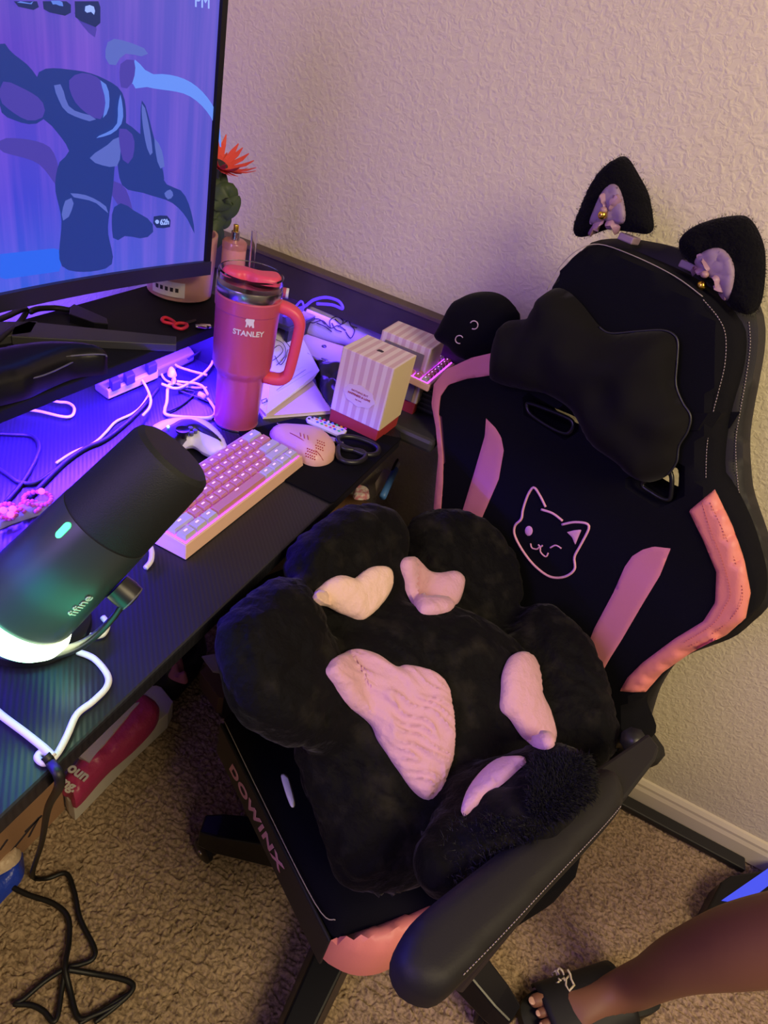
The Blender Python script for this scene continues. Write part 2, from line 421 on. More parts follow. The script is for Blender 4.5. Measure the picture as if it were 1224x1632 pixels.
# ------------------------------------------------------------------ desk
DZ = .84; DX = -.287; DY = 1.023
def desk_mat():
    m = mat('carbon_pattern', (.010, .010, .014), .38); nt = m.node_tree; b = nt.nodes['Principled BSDF']
    tc = nt.nodes.new('ShaderNodeTexCoord')
    dot = nt.nodes.new('ShaderNodeVectorMath'); dot.operation = 'DOT_PRODUCT'; dot.inputs[1].default_value = (.7071, .7071, 0)
    nt.links.new(tc.outputs['Object'], dot.inputs[0])
    mu = nt.nodes.new('ShaderNodeMath'); mu.operation = 'MULTIPLY'; mu.inputs[1].default_value = 2 * PI / .0052
    si = nt.nodes.new('ShaderNodeMath'); si.operation = 'SINE'
    nt.links.new(dot.outputs['Value'], mu.inputs[0]); nt.links.new(mu.outputs[0], si.inputs[0])
    bp = nt.nodes.new('ShaderNodeBump'); bp.inputs['Strength'].default_value = .16; bp.inputs['Distance'].default_value = .0004
    nt.links.new(si.outputs[0], bp.inputs['Height']); nt.links.new(bp.outputs[0], b.inputs['Normal'])
    r = nt.nodes.new('ShaderNodeValToRGB'); r.color_ramp.elements[0].position = .35; r.color_ramp.elements[1].position = .65
    r.color_ramp.elements[0].color = (.010, .010, .014, 1); r.color_ramp.elements[1].color = (.013, .013, .018, 1)
    ma = nt.nodes.new('ShaderNodeMath'); ma.operation = 'MULTIPLY_ADD'; ma.inputs[1].default_value = .5; ma.inputs[2].default_value = .5
    nt.links.new(si.outputs[0], ma.inputs[0]); nt.links.new(ma.outputs[0], r.inputs[0]); nt.links.new(r.outputs[0], b.inputs['Base Color'])
    return m
DM = desk_mat()
desk = thing('gaming_desk', 'long black desk with fine ribbed top, pushed against the wall, holding the monitor riser', 'desk', (-.6, .3, 0))
rc = .03
dp = [(-.93, -.75), (DX, -.75), (DX, DY - rc), (DX - rc * .3, DY - rc * .3), (DX - rc, DY), (-.93, DY)]
prism('desktop', WF, dp, DZ - .022, DZ, DM, desk, w=.003)
for x, y in ((-.52, DY - .06), (-.86, DY - .06), (-.36, -.66), (-.86, -.66)):
    box('leg', x - .03, x + .03, y - .03, y + .03, 0, DZ - .022, M['black'], desk, w=.004)
box('rail', -.89, -.86, -.66, DY - .06, DZ - .10, DZ - .022, M['black'], desk)
tag(prism('desk_mat', WF, [WF.px(*p) for p in ()] or [(at(*p, DZ).x, at(*p, DZ).y) for p in ((440, 757), (446, 764), (527, 803), (534, 801), (640, 700), (470, 668), (380, 690))], DZ, DZ + .003, M['fabric'], None, w=.001),
    'black cloth mouse mat lying on the desk under the pink mouse', 'mouse mat')

side = thing('side_table', 'small dark side table behind the far end of the desk, carrying the second striped box', 'table', (-.55, 1.13, 0))
box('tabletop', -.93, -.235, DY + .006, YW - .045, DZ - .03, DZ - .002, M['dgrey'], side, w=.008)
for x in (-.88, -.50):
    for y in (DY + .03, YW - .08): box('leg', x - .015, x + .015, y - .015, y + .015, 0, DZ - .03, M['black'], side)

wood = mat('dark_wood', (.026, .019, .022), .6, var=(9, (.055, .040, .045), .35, .7))
brd = thing('wooden_board', 'dark wooden rail board along the wall behind the desk clutter', 'board', (-.5, YW - .03, .92))
box('panel', XL + .01, -.12, YW - .030, YW - .002, .915, .982, wood, brd, w=.002)
box('top_edge', XL + .01, -.12, YW - .034, YW - .001, .982, .990, mat('highlit_wood_edge', (.10, .07, .055), .6), brd, w=.001)  # paler wood tone paints the highlight along the top trim
for x in (-.9, -.2): box('foot', x - .02, x + .02, YW - .028, YW - .002, 0.0801, .915, wood, brd)

# ------------------------------------------------------------------ monitor riser and what stands on it
RZ = .955; RX = -.620
riser = thing('monitor_riser', 'black monitor riser shelf on the desk under the big monitor', 'monitor riser', (-.71, .45, DZ))
box('shelf', -.80, RX, -.45, 1.00, RZ - .018, RZ, mat('riser_laminate', (.008, .008, .011), .7, spec=.15), riser, w=.002)
for y in (-.42, .965): box('leg', -.79, RX - .01, y - .012, y + .012, DZ, RZ - .018, M['black'], riser)
box('led_strip', -.664, -.654, -.1, .95, RZ - .0205, RZ - .018, mat('blue_led_strip', (.1, .05, 1), .5, emit=(.15, .05, 1), es=3.0), riser)

mon = thing('monitor', 'large curved black monitor with a glowing blue and violet screen', 'monitor', (-.70, .47, RZ))
# screen curve: x as a function of y (edge comes forward)
YC = .50
def scr(y): return -.715 + .16 * (y - YC) ** 2 / (.42 ** 2) * .32
def scr_mat():
    m = bpy.data.materials.new('screen_image'); m.use_nodes = True; nt = m.node_tree; b = nt.nodes['Principled BSDF']
    b.inputs['Base Color'].default_value = (.01, .01, .03, 1); b.inputs['Roughness'].default_value = .25
    tc = nt.nodes.new('ShaderNodeTexCoord'); sp = nt.nodes.new('ShaderNodeSeparateXYZ'); nt.links.new(tc.outputs['Object'], sp.inputs[0])
    mz = nt.nodes.new('ShaderNodeMapRange'); mz.inputs[1].default_value = 1.04; mz.inputs[2].default_value = 1.42
    nt.links.new(sp.outputs['Z'], mz.inputs[0])
    r = nt.nodes.new('ShaderNodeValToRGB'); e = r.color_ramp.elements
    e[0].position = 0; e[0].color = (.03, .12, .85, 1); e[1].position = 1; e[1].color = (.10, .09, .55, 1)
    x = e.new(.3); x.color = (.05, .06, .72, 1); x = e.new(.7); x.color = (.12, .055, .60, 1)
    nt.links.new(mz.outputs[0], r.inputs[0])
    my = nt.nodes.new('ShaderNodeMapRange'); my.inputs[1].default_value = .55; my.inputs[2].default_value = .92; nt.links.new(sp.outputs['Y'], my.inputs[0])
    mx = nt.nodes.new('ShaderNodeMixRGB'); mx.inputs[2].default_value = (.10, .10, .62, 1); nt.links.new(my.outputs[0], mx.inputs[0]); nt.links.new(r.outputs[0], mx.inputs[1])
    mp = nt.nodes.new('ShaderNodeMapping'); mp.inputs['Scale'].default_value = (1, 26, 1.2); nt.links.new(tc.outputs['Object'], mp.inputs[0])
    n = nt.nodes.new('ShaderNodeTexNoise'); n.inputs['Scale'].default_value = 2.2; n.inputs['Detail'].default_value = 4; nt.links.new(mp.outputs[0], n.inputs['Vector'])
    r2 = nt.nodes.new('ShaderNodeValToRGB'); r2.color_ramp.elements[0].position = .4; r2.color_ramp.elements[1].position = .75
    r2.color_ramp.elements[0].color = (0, 0, 0, 1); r2.color_ramp.elements[1].color = (.11, .03, .10, 1)
    nt.links.new(n.outputs['Fac'], r2.inputs[0])
    ad = nt.nodes.new('ShaderNodeMixRGB'); ad.blend_type = 'ADD'; ad.inputs[0].default_value = 1; nt.links.new(mx.outputs[0], ad.inputs[1]); nt.links.new(r2.outputs[0], ad.inputs[2])
    nt.links.new(ad.outputs[0], b.inputs['Emission Color']); b.inputs['Emission Strength'].default_value = .82
    return m
Y0s, Y1s = YC - .39, .905
ZB = 1.046; ZT = ZB + .40
def curved(name, y0, y1, z0, z1, dx0, dx1, m, n=28, parent=mon):
    V, F = [], []
    for i in range(n + 1):
        y = y0 + (y1 - y0) * i / n; x = scr(y)
        V += [(x + dx1, y, z0), (x + dx1, y, z1), (x + dx0, y, z1), (x + dx0, y, z0)]
    for i in range(n):
        for c in range(4): F.append((i * 4 + c, i * 4 + (c + 1) % 4, i * 4 + 4 + (c + 1) % 4, i * 4 + 4 + c))
    F += [(0, 1, 2, 3), tuple(n * 4 + c for c in (3, 2, 1, 0))]
    return mesh(name, V, F, m, parent, smooth=False)
curved('housing', Y0s - .01, Y1s + .008, ZB - .012, ZT + .01, -.035, -.001, M['black'])
screen = curved('screen', Y0s, Y1s, ZB, ZT, -.002, .001, scr_mat())
curved('chin', Y0s - .01, Y1s + .008, ZB - .022, ZB, -.02, .008, mat('bezel', (.018, .018, .035), .35))
curved('bezel', Y1s - .001, Y1s + .008, ZB - .022, ZT + .01, -.02, .006, M['gloss'])
curved('bezel', Y0s - .01, Y0s, ZB - .022, ZT + .01, -.02, .006, M['gloss'])
curved('bezel', Y0s, Y1s, ZT, ZT + .01, -.02, .006, M['gloss'])
def on_screen(pts, off=.0022):
    out = []
    for p in pts:
        x = -.70
        for _ in range(8):
            q = atx(p[0], p[1], x); x = scr(q.y) + off
        out.append(q)
    return out
def scr_patch(name, pts, m, off=.0024, smooth=False):
    """a flat coloured area of the picture on the screen: polygon of pixels"""
    c = cdt(pts, 12, smooth=smooth)
    P = on_screen([tuple(p) for p in c[0]], off)
    return mesh(name, P, [tuple(t) for t in c[1]], m, screen, smooth=False)
def ecol(name, c, s=1.0): return mat(name, (0.005, .005, .02), .4, emit=c, es=s)
dk = ecol('screen_dark', (.012, .035, .22)); dk2 = ecol('screen_mid', (.03, .06, .34)); dk3 = ecol('screen_light', (.10, .20, .72)); tile = ecol('screen_tile', (.008, .022, .12)); sw = ecol('screen_white', (.30, .42, 1.0))
# the picture: plain angular armour-like shapes in the same tones as the wallpaper
k2 = ecol('screen_violet', (.06, .045, .36)); k4 = ecol('screen_steel', (.09, .13, .50)); k5 = ecol('screen_glow', (.12, .26, .85))
shapes = [
    # soft wisps of light behind
    ([(200, 128), (260, 118), (310, 135), (345, 180), (352, 240), (338, 190), (300, 152), (240, 140)], k5), ([(215, 95), (232, 112), (262, 125), (300, 138), (240, 138), (212, 138)], k5),
    ([(10, 220), (80, 235), (95, 300), (60, 260), (0, 240)], k2), ([(170, 290), (200, 300), (215, 360), (190, 330)], k2), ([(118, 20), (150, 60), (150, 30)], k2),
    # the dark plated torso and limbs
    ([(62, 115), (120, 112), (165, 125), (196, 150), (200, 205), (185, 250), (180, 300), (172, 365), (176, 424), (100, 426), (98, 350), (88, 300), (94, 260), (110, 240), (82, 200), (62, 180)], dk),
    ([(0, 70), (20, 85), (50, 110), (72, 150), (70, 188), (50, 198), (20, 190), (0, 170)], dk), ([(190, 198), (225, 215), (250, 245), (262, 290), (290, 305), (304, 335), (310, 372), (296, 345), (272, 322), (230, 308), (192, 290)], dk),
    ([(182, 330), (196, 324), (214, 336), (240, 352), (244, 370), (228, 380), (200, 376), (182, 384), (178, 350)], dk), ([(226, 160), (233, 172), (248, 230), (262, 285), (246, 280), (226, 240), (224, 190)], dk),
    # paler plates
    ([(5, 130), (35, 140), (66, 160), (70, 185), (45, 192), (15, 175), (0, 158)], k2), ([(110, 128), (135, 116), (165, 132), (170, 165), (160, 190), (140, 182), (118, 160)], k2),
    ([(86, 136), (98, 136), (112, 172), (150, 186), (146, 194), (108, 180), (94, 160)], k4), ([(143, 252), (170, 232), (190, 218), (189, 262), (165, 264)], k4),
    ([(190, 205), (205, 208), (214, 222), (212, 250), (200, 262), (192, 240)], k2), ([(226, 165), (231, 172), (240, 215), (243, 250), (234, 235), (227, 195)], k4), ([(246, 220), (258, 240), (262, 270), (252, 262)], k4),
    ([(168, 92), (178, 62), (232, 78), (230, 90), (198, 86), (182, 106)], k4), ([(192, 102), (214, 96), (212, 130), (194, 142)], k2), ([(104, 320), (118, 318), (110, 345), (98, 350)], k4), ([(112, 308), (140, 312), (168, 328), (172, 340), (150, 322), (116, 314)], k4),
    ([(160, 128), (172, 140), (174, 170), (164, 190), (168, 160)], dk3), ([(192, 150), (196, 190), (180, 212), (150, 220), (184, 202), (188, 170)], dk3), ([(262, 308), (272, 302), (276, 312), (268, 318)], k4)]
for i_, (poly, mm) in enumerate(shapes): scr_patch('picture_shape', poly, mm, .0018 + .00012 * i_, True)
scr_patch('picture_shape', [(0, 405), (95, 395), (98, 432), (0, 446)], ecol('screen_band', (.02, .12, .78)), .0018)
for q in ([(22, 2), (62, 2), (62, 14), (58, 17), (26, 10)], [(68, 2), (113, 2), (113, 22), (108, 26), (70, 18)], [(119, 2), (160, 2), (160, 40), (154, 44), (120, 30)]):
    scr_patch('menu_tile', q, tile, .0052)
scr_patch('badge', [(245, 345), (248, 343), (270, 344), (272, 347), (271, 362), (268, 364), (247, 363), (244, 360)], tile, .0052)
SF = Fr(on_screen([(262, 354)], .0062)[0], on_screen([(271, 354)], .0062)[0] - on_screen([(255, 355)], .0062)[0], (0, 0, 1))
text('badge_text', '62h', SF, .011, sw, screen, bold=.0002)
scr_patch('badge_dot', [(247, 353), (249, 350), (252, 350), (254, 353), (252, 357), (249, 357)], sw, .0064)
SF2 = Fr(on_screen([(322, 3)], .0062)[0], on_screen([(333, 5)], .0062)[0] - on_screen([(311, 2)], .0062)[0], (0, 0, 1))
text('clock_text', 'PM', SF2, .020, sw, screen)
scr_patch('menu_icon', [(136, 10), (140, 8), (147, 8), (151, 12), (152, 23), (149, 24), (146, 19), (141, 18), (137, 22), (135, 20)], sw, .0064)
scr_patch('menu_icon', [(81, 1), (85, 9), (91, 6), (97, 11), (101, 10), (99, 1)], dk3, .0064)
scr_patch('menu_icon', [(27, 4), (52, 7), (54, 2), (50, 1), (48, 5), (28, 1)], dk3, .0064)
LF = Fr(Vector((scr(.478) + .0085, .478, ZB - .011)), (.0, 1, 0), (0, 0, 1))

# stand: two splayed grey legs and neck
def slab(name, p, z0, z1, m, parent, w=.001):
    return prism(name, WF, [(q.x, q.y) for q in p], z0, z1, m, parent, w=w)
slab('stand_leg', [at(20, 522, RZ + .012), at(45, 512, RZ + .012), at(281, 536, RZ + .012), at(281, 549, RZ + .012), at(18, 536, RZ + .012)], RZ, RZ + .012, M['dgrey'], mon)
slab('stand_leg', [at(-60, 520, RZ + .012), at(-30, 512, RZ + .012), at(60, 512, RZ + .012), at(50, 530, RZ + .012), at(-60, 545, RZ + .012)], RZ, RZ + .012, M['dgrey'], mon)
box('neck', -.785, -.755, .47, .53, RZ, 1.30, M['black'], mon, w=.006)
tube('power_cable', [(-.748, .53, 1.05), (-.74, .56, 1.0), at(40, 492, RZ + .02), at(30, 515, RZ + .006), at(5, 535, RZ + .015), (-.70, .50, RZ + .015)], .004, M['bcable'], mon)

def slabz(name, px, z, h, m, parent=None, w=.001, smooth=False):
    return prism(name, WF, [(q.x, q.y) for q in (at(a, b, z + h) for a, b in px)], z, z + h, m, parent, w=w, smooth=smooth)
ad_ = thing('power_adapter', 'flat black adapter lying on the riser behind the monitor leg', 'adapter', at(140, 503, RZ))
tube('cord', [at(48, 497, RZ + .008), at(62, 492, RZ + .008), at(90, 491, RZ + .006), at(115, 495, RZ + .005)], .0045, M['bcable'], ad_)
slabz('body', [(112, 488), (118, 484), (170, 507), (172, 516), (150, 514), (110, 500)], RZ, .014, M['gloss'], ad_)
slabz('edge', [(112, 502), (116, 501), (168, 518), (166, 519)], RZ, .003, M['grey'], ad_)

con = thing('game_console', 'black console with curved silver-edged side plates at the left front of the riser', 'console', at(40, 590, RZ))
cp = [(q.x, q.y) for q in (at(a, b, RZ + .03) for a, b in ((-60, 572), (0, 558), (60, 549), (120, 549), (160, 556), (170, 566), (120, 572), (75, 588), (30, 606), (-60, 618)))]
puff('body', flat(RZ + .028), cp, .012, .02, .026, M['gloss'], con, sp=.008, style='slab')
tubes('silver_edge', [[at(a, b, RZ + .033) for a, b in ((-50, 593), (0, 586), (50, 578), (100, 569), (140, 565), (165, 565), (170, 568))]], .0012, M['grey'], con)
tubes('silver_edge', [[at(a, b, RZ + .026) for a, b in ((-50, 612), (0, 609), (50, 603), (80, 594), (120, 575))]], .0011, M['grey'], con)

def scissors(name, label, blade, mb, loops, mh, z):
    c = at(*blade[0], z); t = thing(name, label, 'scissors', c)
    slabz('blade', blade, z, .003, mb, t, w=.0005)
    for L in loops:
        tube('handle', [at(a, b, z + .006) for a, b in L], .0045 if mh is M['black'] else .0028, mh, t, k=5, closed=True)
    return t
scissors('scissors', 'small red-handled scissors lying on the riser', [(296, 512), (312, 508), (313, 511), (297, 516)], M['black'],
         [[(258, 509), (264, 506), (275, 511), (280, 517), (270, 515), (261, 513)], [(277, 518), (285, 515), (296, 516), (298, 520), (290, 524), (280, 522)]], M['red'], RZ)
for k, (a, b, lb) in enumerate(((311, 519, 'small metal clip on the riser, left of its twin and nearer the red scissors'), (318, 518, 'small metal clip on the riser, right of its twin and nearer the pink tumbler'))):
    t = thing('metal_clip', lb, 'clip', at(a, b, RZ), 'clips on the riser')
    f = Fr(at(a, b, RZ) + Vector((0, 0, .005)), (1, 0, 0), (0, 0, 1))
    f = Fr(at(a, b, RZ) + Vector((0, 0, .0045)), (0, 0, 1), (.8, .6, 0)) if False else f
    lathe('body', Fr(at(a, b + 5, RZ) + Vector((0, 0, .004)), (0, 0, 1), (.75, -.65, 0)), [(.0035, 0), (.004, .003), (.004, .016), (.003, .018)], M['steel'], t, 12)
    lathe('tip', Fr(at(a, b + 5, RZ) + Vector((0, 0, .004)), (0, 0, 1), (.75, -.65, 0)).off(.018), [(.002, 0), (.002, .004)], M['black'], t, 10)

# pot with artificial flower
pc = at(280, 460, RZ); pc = Vector((-.748, .950, RZ))
pot = thing('flower_pot', 'wide blush-pink pot with a small white label, half behind the monitor corner', 'pot', pc)
PF = Fr(pc, (1, 0, 0), (0, 1, 0))
lathe('body', PF, [(.048, 0), (.055, .004), (.058, .06), (.060, .110), (.056, .110), (.054, .02), (.0001, .015)], M['blush'], pot)
def cyl_patch(name, f, r, a0, a1, h0, h1, m, parent, n=8):
    V, F = [], []
    for i in range(n + 1):
        a = a0 + (a1 - a0) * i / n
        V += [f.P(r * math.cos(a), r * math.sin(a), h0), f.P(r * math.cos(a), r * math.sin(a), h1)]
    for i in range(n): F.append((2 * i, 2 * i + 2, 2 * i + 3, 2 * i + 1))
    return mesh(name, V, F, m, parent, smooth=False)
cyl_patch('label', PF, .0585, -1.75, -.75, .012, .038, M['paper'], pot)
for q in range(5): cyl_patch('label_print', PF, .0590, -1.62 + q * .15, -1.53 + q * .15, .021, .028, M['ink'], pot, 2)
flw = thing('artificial_flower', 'coral gerbera with dark green leaves standing in the blush pot', 'flower', pc + Vector((0, 0, .09)))
FT = aty(352, 262, 1.02)
FB = pc + Vector((.02, .02, .02))
tube('stem', [FB, (FB + FT) / 2 + Vector((.0, .01, 0)), FT], .003, M['leaf'], flw)
ax = Vector((.35, .35, .85)).normalized(); ff = Fr(FT, (.85, 0, -.35), (0, 1, 0)); ff = Fr(FT, ax.cross(Vector((0, 1, 0))), (0, 1, .0))
def petals(name, f, n, r0, r1, w, droop, m, parent, h=.0):
    V, F = [], []
    for i in range(n):
        a = 2 * PI * i / n + rng.uniform(-.1, .1); rr = r1 * rng.uniform(.85, 1.1); c, s = math.cos(a), math.sin(a); k = len(V)
        for t, ww in ((0, .35), (.35, 1), (.75, .9), (1, .15)):
            r = r0 + (rr - r0) * t
            for sg in (-1, 1): V.append(f.P(c * r - s * w * ww * sg, s * r + c * w * ww * sg, h - droop * t * t))
        for j in range(3): F.append((k + 2 * j, k + 2 * j + 1, k + 2 * j + 3, k + 2 * j + 2))
    o = mesh(name, V, F, m, parent, smooth=False); so = o.modifiers.new('t', 'SOLIDIFY'); so.thickness = .0006
    return o
petals('petals', ff, 20, .006, .050, .0045, .028, M['flower'], flw)
petals('petals', ff.off(.003), 16, .004, .040, .004, .010, M['flower'], flw)
lathe('flower_centre', ff, [(.002, -.006), (.012, -.002), (.010, .004), (.0001, .006)], M['ink'], flw, 16)
def leaf(pts_mid, w, m, parent, side):
    Q = crom(pts_mid, 6); V, F = [], []; n = len(Q)
    for i, q in enumerate(Q):
        t = i / (n - 1); ww = w * math.sin(PI * min(1, t * .93 + .07)) ** .7
        tn = (Q[min(i + 1, n - 1)] - Q[max(i - 1, 0)]).normalized(); s = tn.cross(side).normalized()
        V += [q - s * ww, q + side * ww * -.15, q + s * ww]
    for i in range(n - 1):
        for c in (0, 1): F.append((i * 3 + c, i * 3 + c + 1, i * 3 + 3 + c + 1, i * 3 + 3 + c))
    o = mesh('leaf', V, F, m, parent); so = o.modifiers.new('t', 'SOLIDIFY'); so.thickness = .0012
view = (CAM - FT).normalized()
for P, w in (([(340, 370), (350, 340), (368, 330), (382, 312)], .017), ([(335, 350), (340, 320), (348, 290), (352, 268)], .020), ([(338, 330), (352, 318), (365, 308), (372, 330)], .020),
             ([(338, 345), (340, 365), (342, 380), (341, 397)], .018), ([(325, 340), (330, 310), (335, 280)], .022), ([(330, 372), (340, 350), (356, 352), (368, 345)], .016), ([(336, 300), (346, 302), (360, 300)], .018)):
    leaf([aty(a, b, 1.0 + .01 * i) for i, (a, b) in enumerate(P)], w, M['leaf'], flw, (view + Vector((rng.uniform(-.3, .3), 0, rng.uniform(-.3, .3)))).normalized())

bc = Vector((-.652, .966, RZ)); bot = thing('perfume_bottle', 'tall slim pink perfume bottle with gold pump, between pot and tumbler', 'bottle', bc); BF = Fr(bc, (1, 0, 0), (0, 1, 0))
lathe('glass_body', BF, [(.018, 0), (.020, .003), (.020, .112), (.018, .118), (.008, .120)], M['perfume'], bot)
lathe('shoulder', BF, [(.0205, .108), (.0205, .118), (.016, .121), (.008, .121)], M['clear'], bot)
lathe('collar', BF, [(.007, .120), (.007, .134), (.005, .135)], M['steel'], bot, 20)
lathe('pump', BF, [(.0045, .134), (.0045, .144), (.004, .145)], M['gold'], bot, 16)
tubec = at(462, 462, .87)
lp = thing('lipstick_tube', 'small red tube with a white cap behind the tumbler', 'cosmetic tube', (-.62, 1.14, DZ))
lf = Fr(aty(440, 465, 1.14), aty(465, 458, 1.15) - aty(440, 465, 1.14), (0, 0, 1)); lf = Fr(aty(438, 466, 1.13), (0, 0, 1), Vector((0, 0, 1)).cross(aty(466, 470, 1.15) - aty(438, 466, 1.13)))
lf = Fr(aty(432, 462, 1.13), Vector((0, 0, 1)), (aty(466, 470, 1.15) - aty(432, 462, 1.13)).cross(Vector((0, 0, 1))))
lathe('body', lf, [(.010, 0), (.010, .030)], M['rose'], lp, 20); lathe('cap', lf.off(.030), [(.010, 0), (.010, .004), (.0095, .005)], M['white'], lp, 20)
rk = thing('desk_rack', 'low black rack by the wall holding the red tube, behind the tumbler', 'rack', (-.70, 1.15, DZ))
box('top', -.80, -.60, 1.10, 1.205, .895, .905, M['dgrey'], rk, w=.002)
for x in (-.79, -.61): box('side_panel', x - .004, x + .004, 1.11, 1.20, DZ, .895, M['black'], rk)
# ------------------------------------------------------------------ tumbler
tc_ = at(376, 672, DZ); tum = thing('tumbler', 'pink steel tumbler with big side handle, clear lid and straw, standing at the riser corner', 'tumbler', tc_)
TF = Fr(tc_, (1, 0, 0), (0, 1, 0))
lathe('body', TF, [(.0335, 0), (.0352, .003), (.0370, .090), (.039, .095), (.0445, .104), (.0458, .110), (.0478, .220)], M['rose'], tum, 56)
lathe('base_ring', TF, [(.033, -.0001), (.0357, .0015), (.036, .004), (.0335, .004)], M['steel'], tum, 48)
lathe('rim_band', TF, [(.0474, .220), (.0480, .222), (.0480, .232), (.0474, .234), (.045, .234)], M['steel'], tum, 56)
lathe('clear_lid', TF, [(.0468, .230), (.0470, .250), (.0450, .252), (.0445, .247), (.0440, .240), (.0001, .239)], M['clear'], tum, 56)
lathe('lid_base', TF, [(.0435, .230), (.0001, .232)], M['rose'], tum, 40)
hd = (at(440, 600, DZ + .1) - at(376, 610, DZ + .1)); hd.z = 0; hd = ray(460, 560).cross(ray(380, 560).cross(ray(460, 560))); 
cr = Vector((RM[0][0], RM[1][0], 0)).normalized(); HF = Fr(tc_, cr, (0, 0, 1))
puffpts = [(.034, .206), (.048, .210), (.068, .205), (.078, .193), (.0795, .175), (.0745, .112), (.069, .098), (.058, .092), (.036, .092)]
def flattube(name, f, pts, w, t, m, parent, k=5):
    Q = crom([Vector((a, b, 0)) for a, b in pts], k); V, F = [], []; n = len(Q)
    for i in range(n):
        tt = (Q[min(i + 1, n - 1)] - Q[max(i - 1, 0)]).normalized(); s = Vector((-tt.y, tt.x, 0))
        for j in range(12):
            a = 2 * PI * j / 12; ca, sa = math.cos(a), math.sin(a)
            ca = abs(ca) ** .6 * (1 if ca > 0 else -1); sa = abs(sa) ** .6 * (1 if sa > 0 else -1)
            q = Q[i] + s * ca * t; V.append(f.P(q.x, q.y, sa * w))
    for i in range(n - 1):
        for j in range(12): F.append((i * 12 + j, i * 12 + (j + 1) % 12, i * 12 + 12 + (j + 1) % 12, i * 12 + 12 + j))
    F += [tuple(range(12))[::-1], tuple((n - 1) * 12 + j for j in range(12))]
    return mesh(name, V, F, m, parent)
flattube('handle', HF, puffpts, .0125, .0085, M['hot'], tum)
lathe('handle_band', TF, [(.0472, .198), (.0488, .200), (.0490, .218), (.0474, .220)], M['rose'], tum, 56)
TL = TF.off(.249)
def rot(f, a): return Fr(f.o, f.u * math.cos(a) + f.v * math.sin(a), f.v * math.cos(a) - f.u * math.sin(a))
RL = rot(TL, .5)
puff('lid_slider', RL, [(-.040, -.012), (-.018, -.020), (-.006, -.014), (.012, -.022), (.040, -.016), (.042, .010), (.030, .018), (.010, .010), (-.010, .014), (-.034, .008)], .005, .006, .007, M['hot'], tum, sp=.004, style='slab')
lathe('straw', Fr(tc_ + Vector((-.006, .010, .10)), (1, 0, 0), (-.02, 1, .02)), [(.0042, 0), (.0042, .205), (.0034, .205), (.0034, 0)], M['clear'], tum, 20)
cam_dir = (CAM - tc_); cam_dir.z = 0; cam_dir.normalize(); a0 = math.atan2(cam_dir.y, cam_dir.x)
def cyl_text(name, s, f, r, ang, h, size, m, parent, bold=0.0, dr=.0003):
    cu = bpy.data.curves.new(name, 'FONT'); cu.body = s; cu.size = size; cu.extrude = .0002; cu.align_x = 'CENTER'; cu.align_y = 'CENTER'; cu.offset = bold
    o = bpy.data.objects.new(name, cu); COL.objects.link(o); me = bpy.data.meshes.new_from_object(o.evaluated_get(bpy.context.evaluated_depsgraph_get()))
    bpy.data.objects.remove(o); bpy.data.curves.remove(cu)
    for v in me.vertices:
        a = ang + v.co.x / r; v.co = f.P((r + dr + v.co.z) * math.cos(a), (r + dr + v.co.z) * math.sin(a), h + v.co.y)
    me.name = name; me.materials.clear(); me.materials.append(m); return link(bpy.data.objects.new(name, me), parent)
cyl_text('brand_text', 'STANLEY', TF, .0474, a0 + .10, .176, .0112, M['white'], tum, .0003)
def cyl_poly(name, pts, f, r, ang, h, m, parent):
    c = cdt(pts, .004, smooth=False); V = [f.P((r + .0006) * math.cos(ang + x / r), (r + .0006) * math.sin(ang + x / r), h + y) for x, y in c[0]]
    return mesh(name, V, [tuple(t) for t in c[1]], m, parent, smooth=False)
cyl_poly('bear_emblem', [(-.006, -.006), (-.003, -.006), (-.003, -.001), (-.001, -.001), (-.001, -.006), (.0015, -.006), (.0015, -.001), (.003, -.002), (.004, -.006), (.007, -.006), (.006, 0), (.005, .005), (.0075, .006), (.0075, .0075), (-.001, .0075), (-.003, .0065), (-.0055, .0075), (-.006, .005), (-.0075, .003), (-.0055, .002), (-.0045, .001)], TF, .0476, a0 + .10, .192, M['white'], tum)

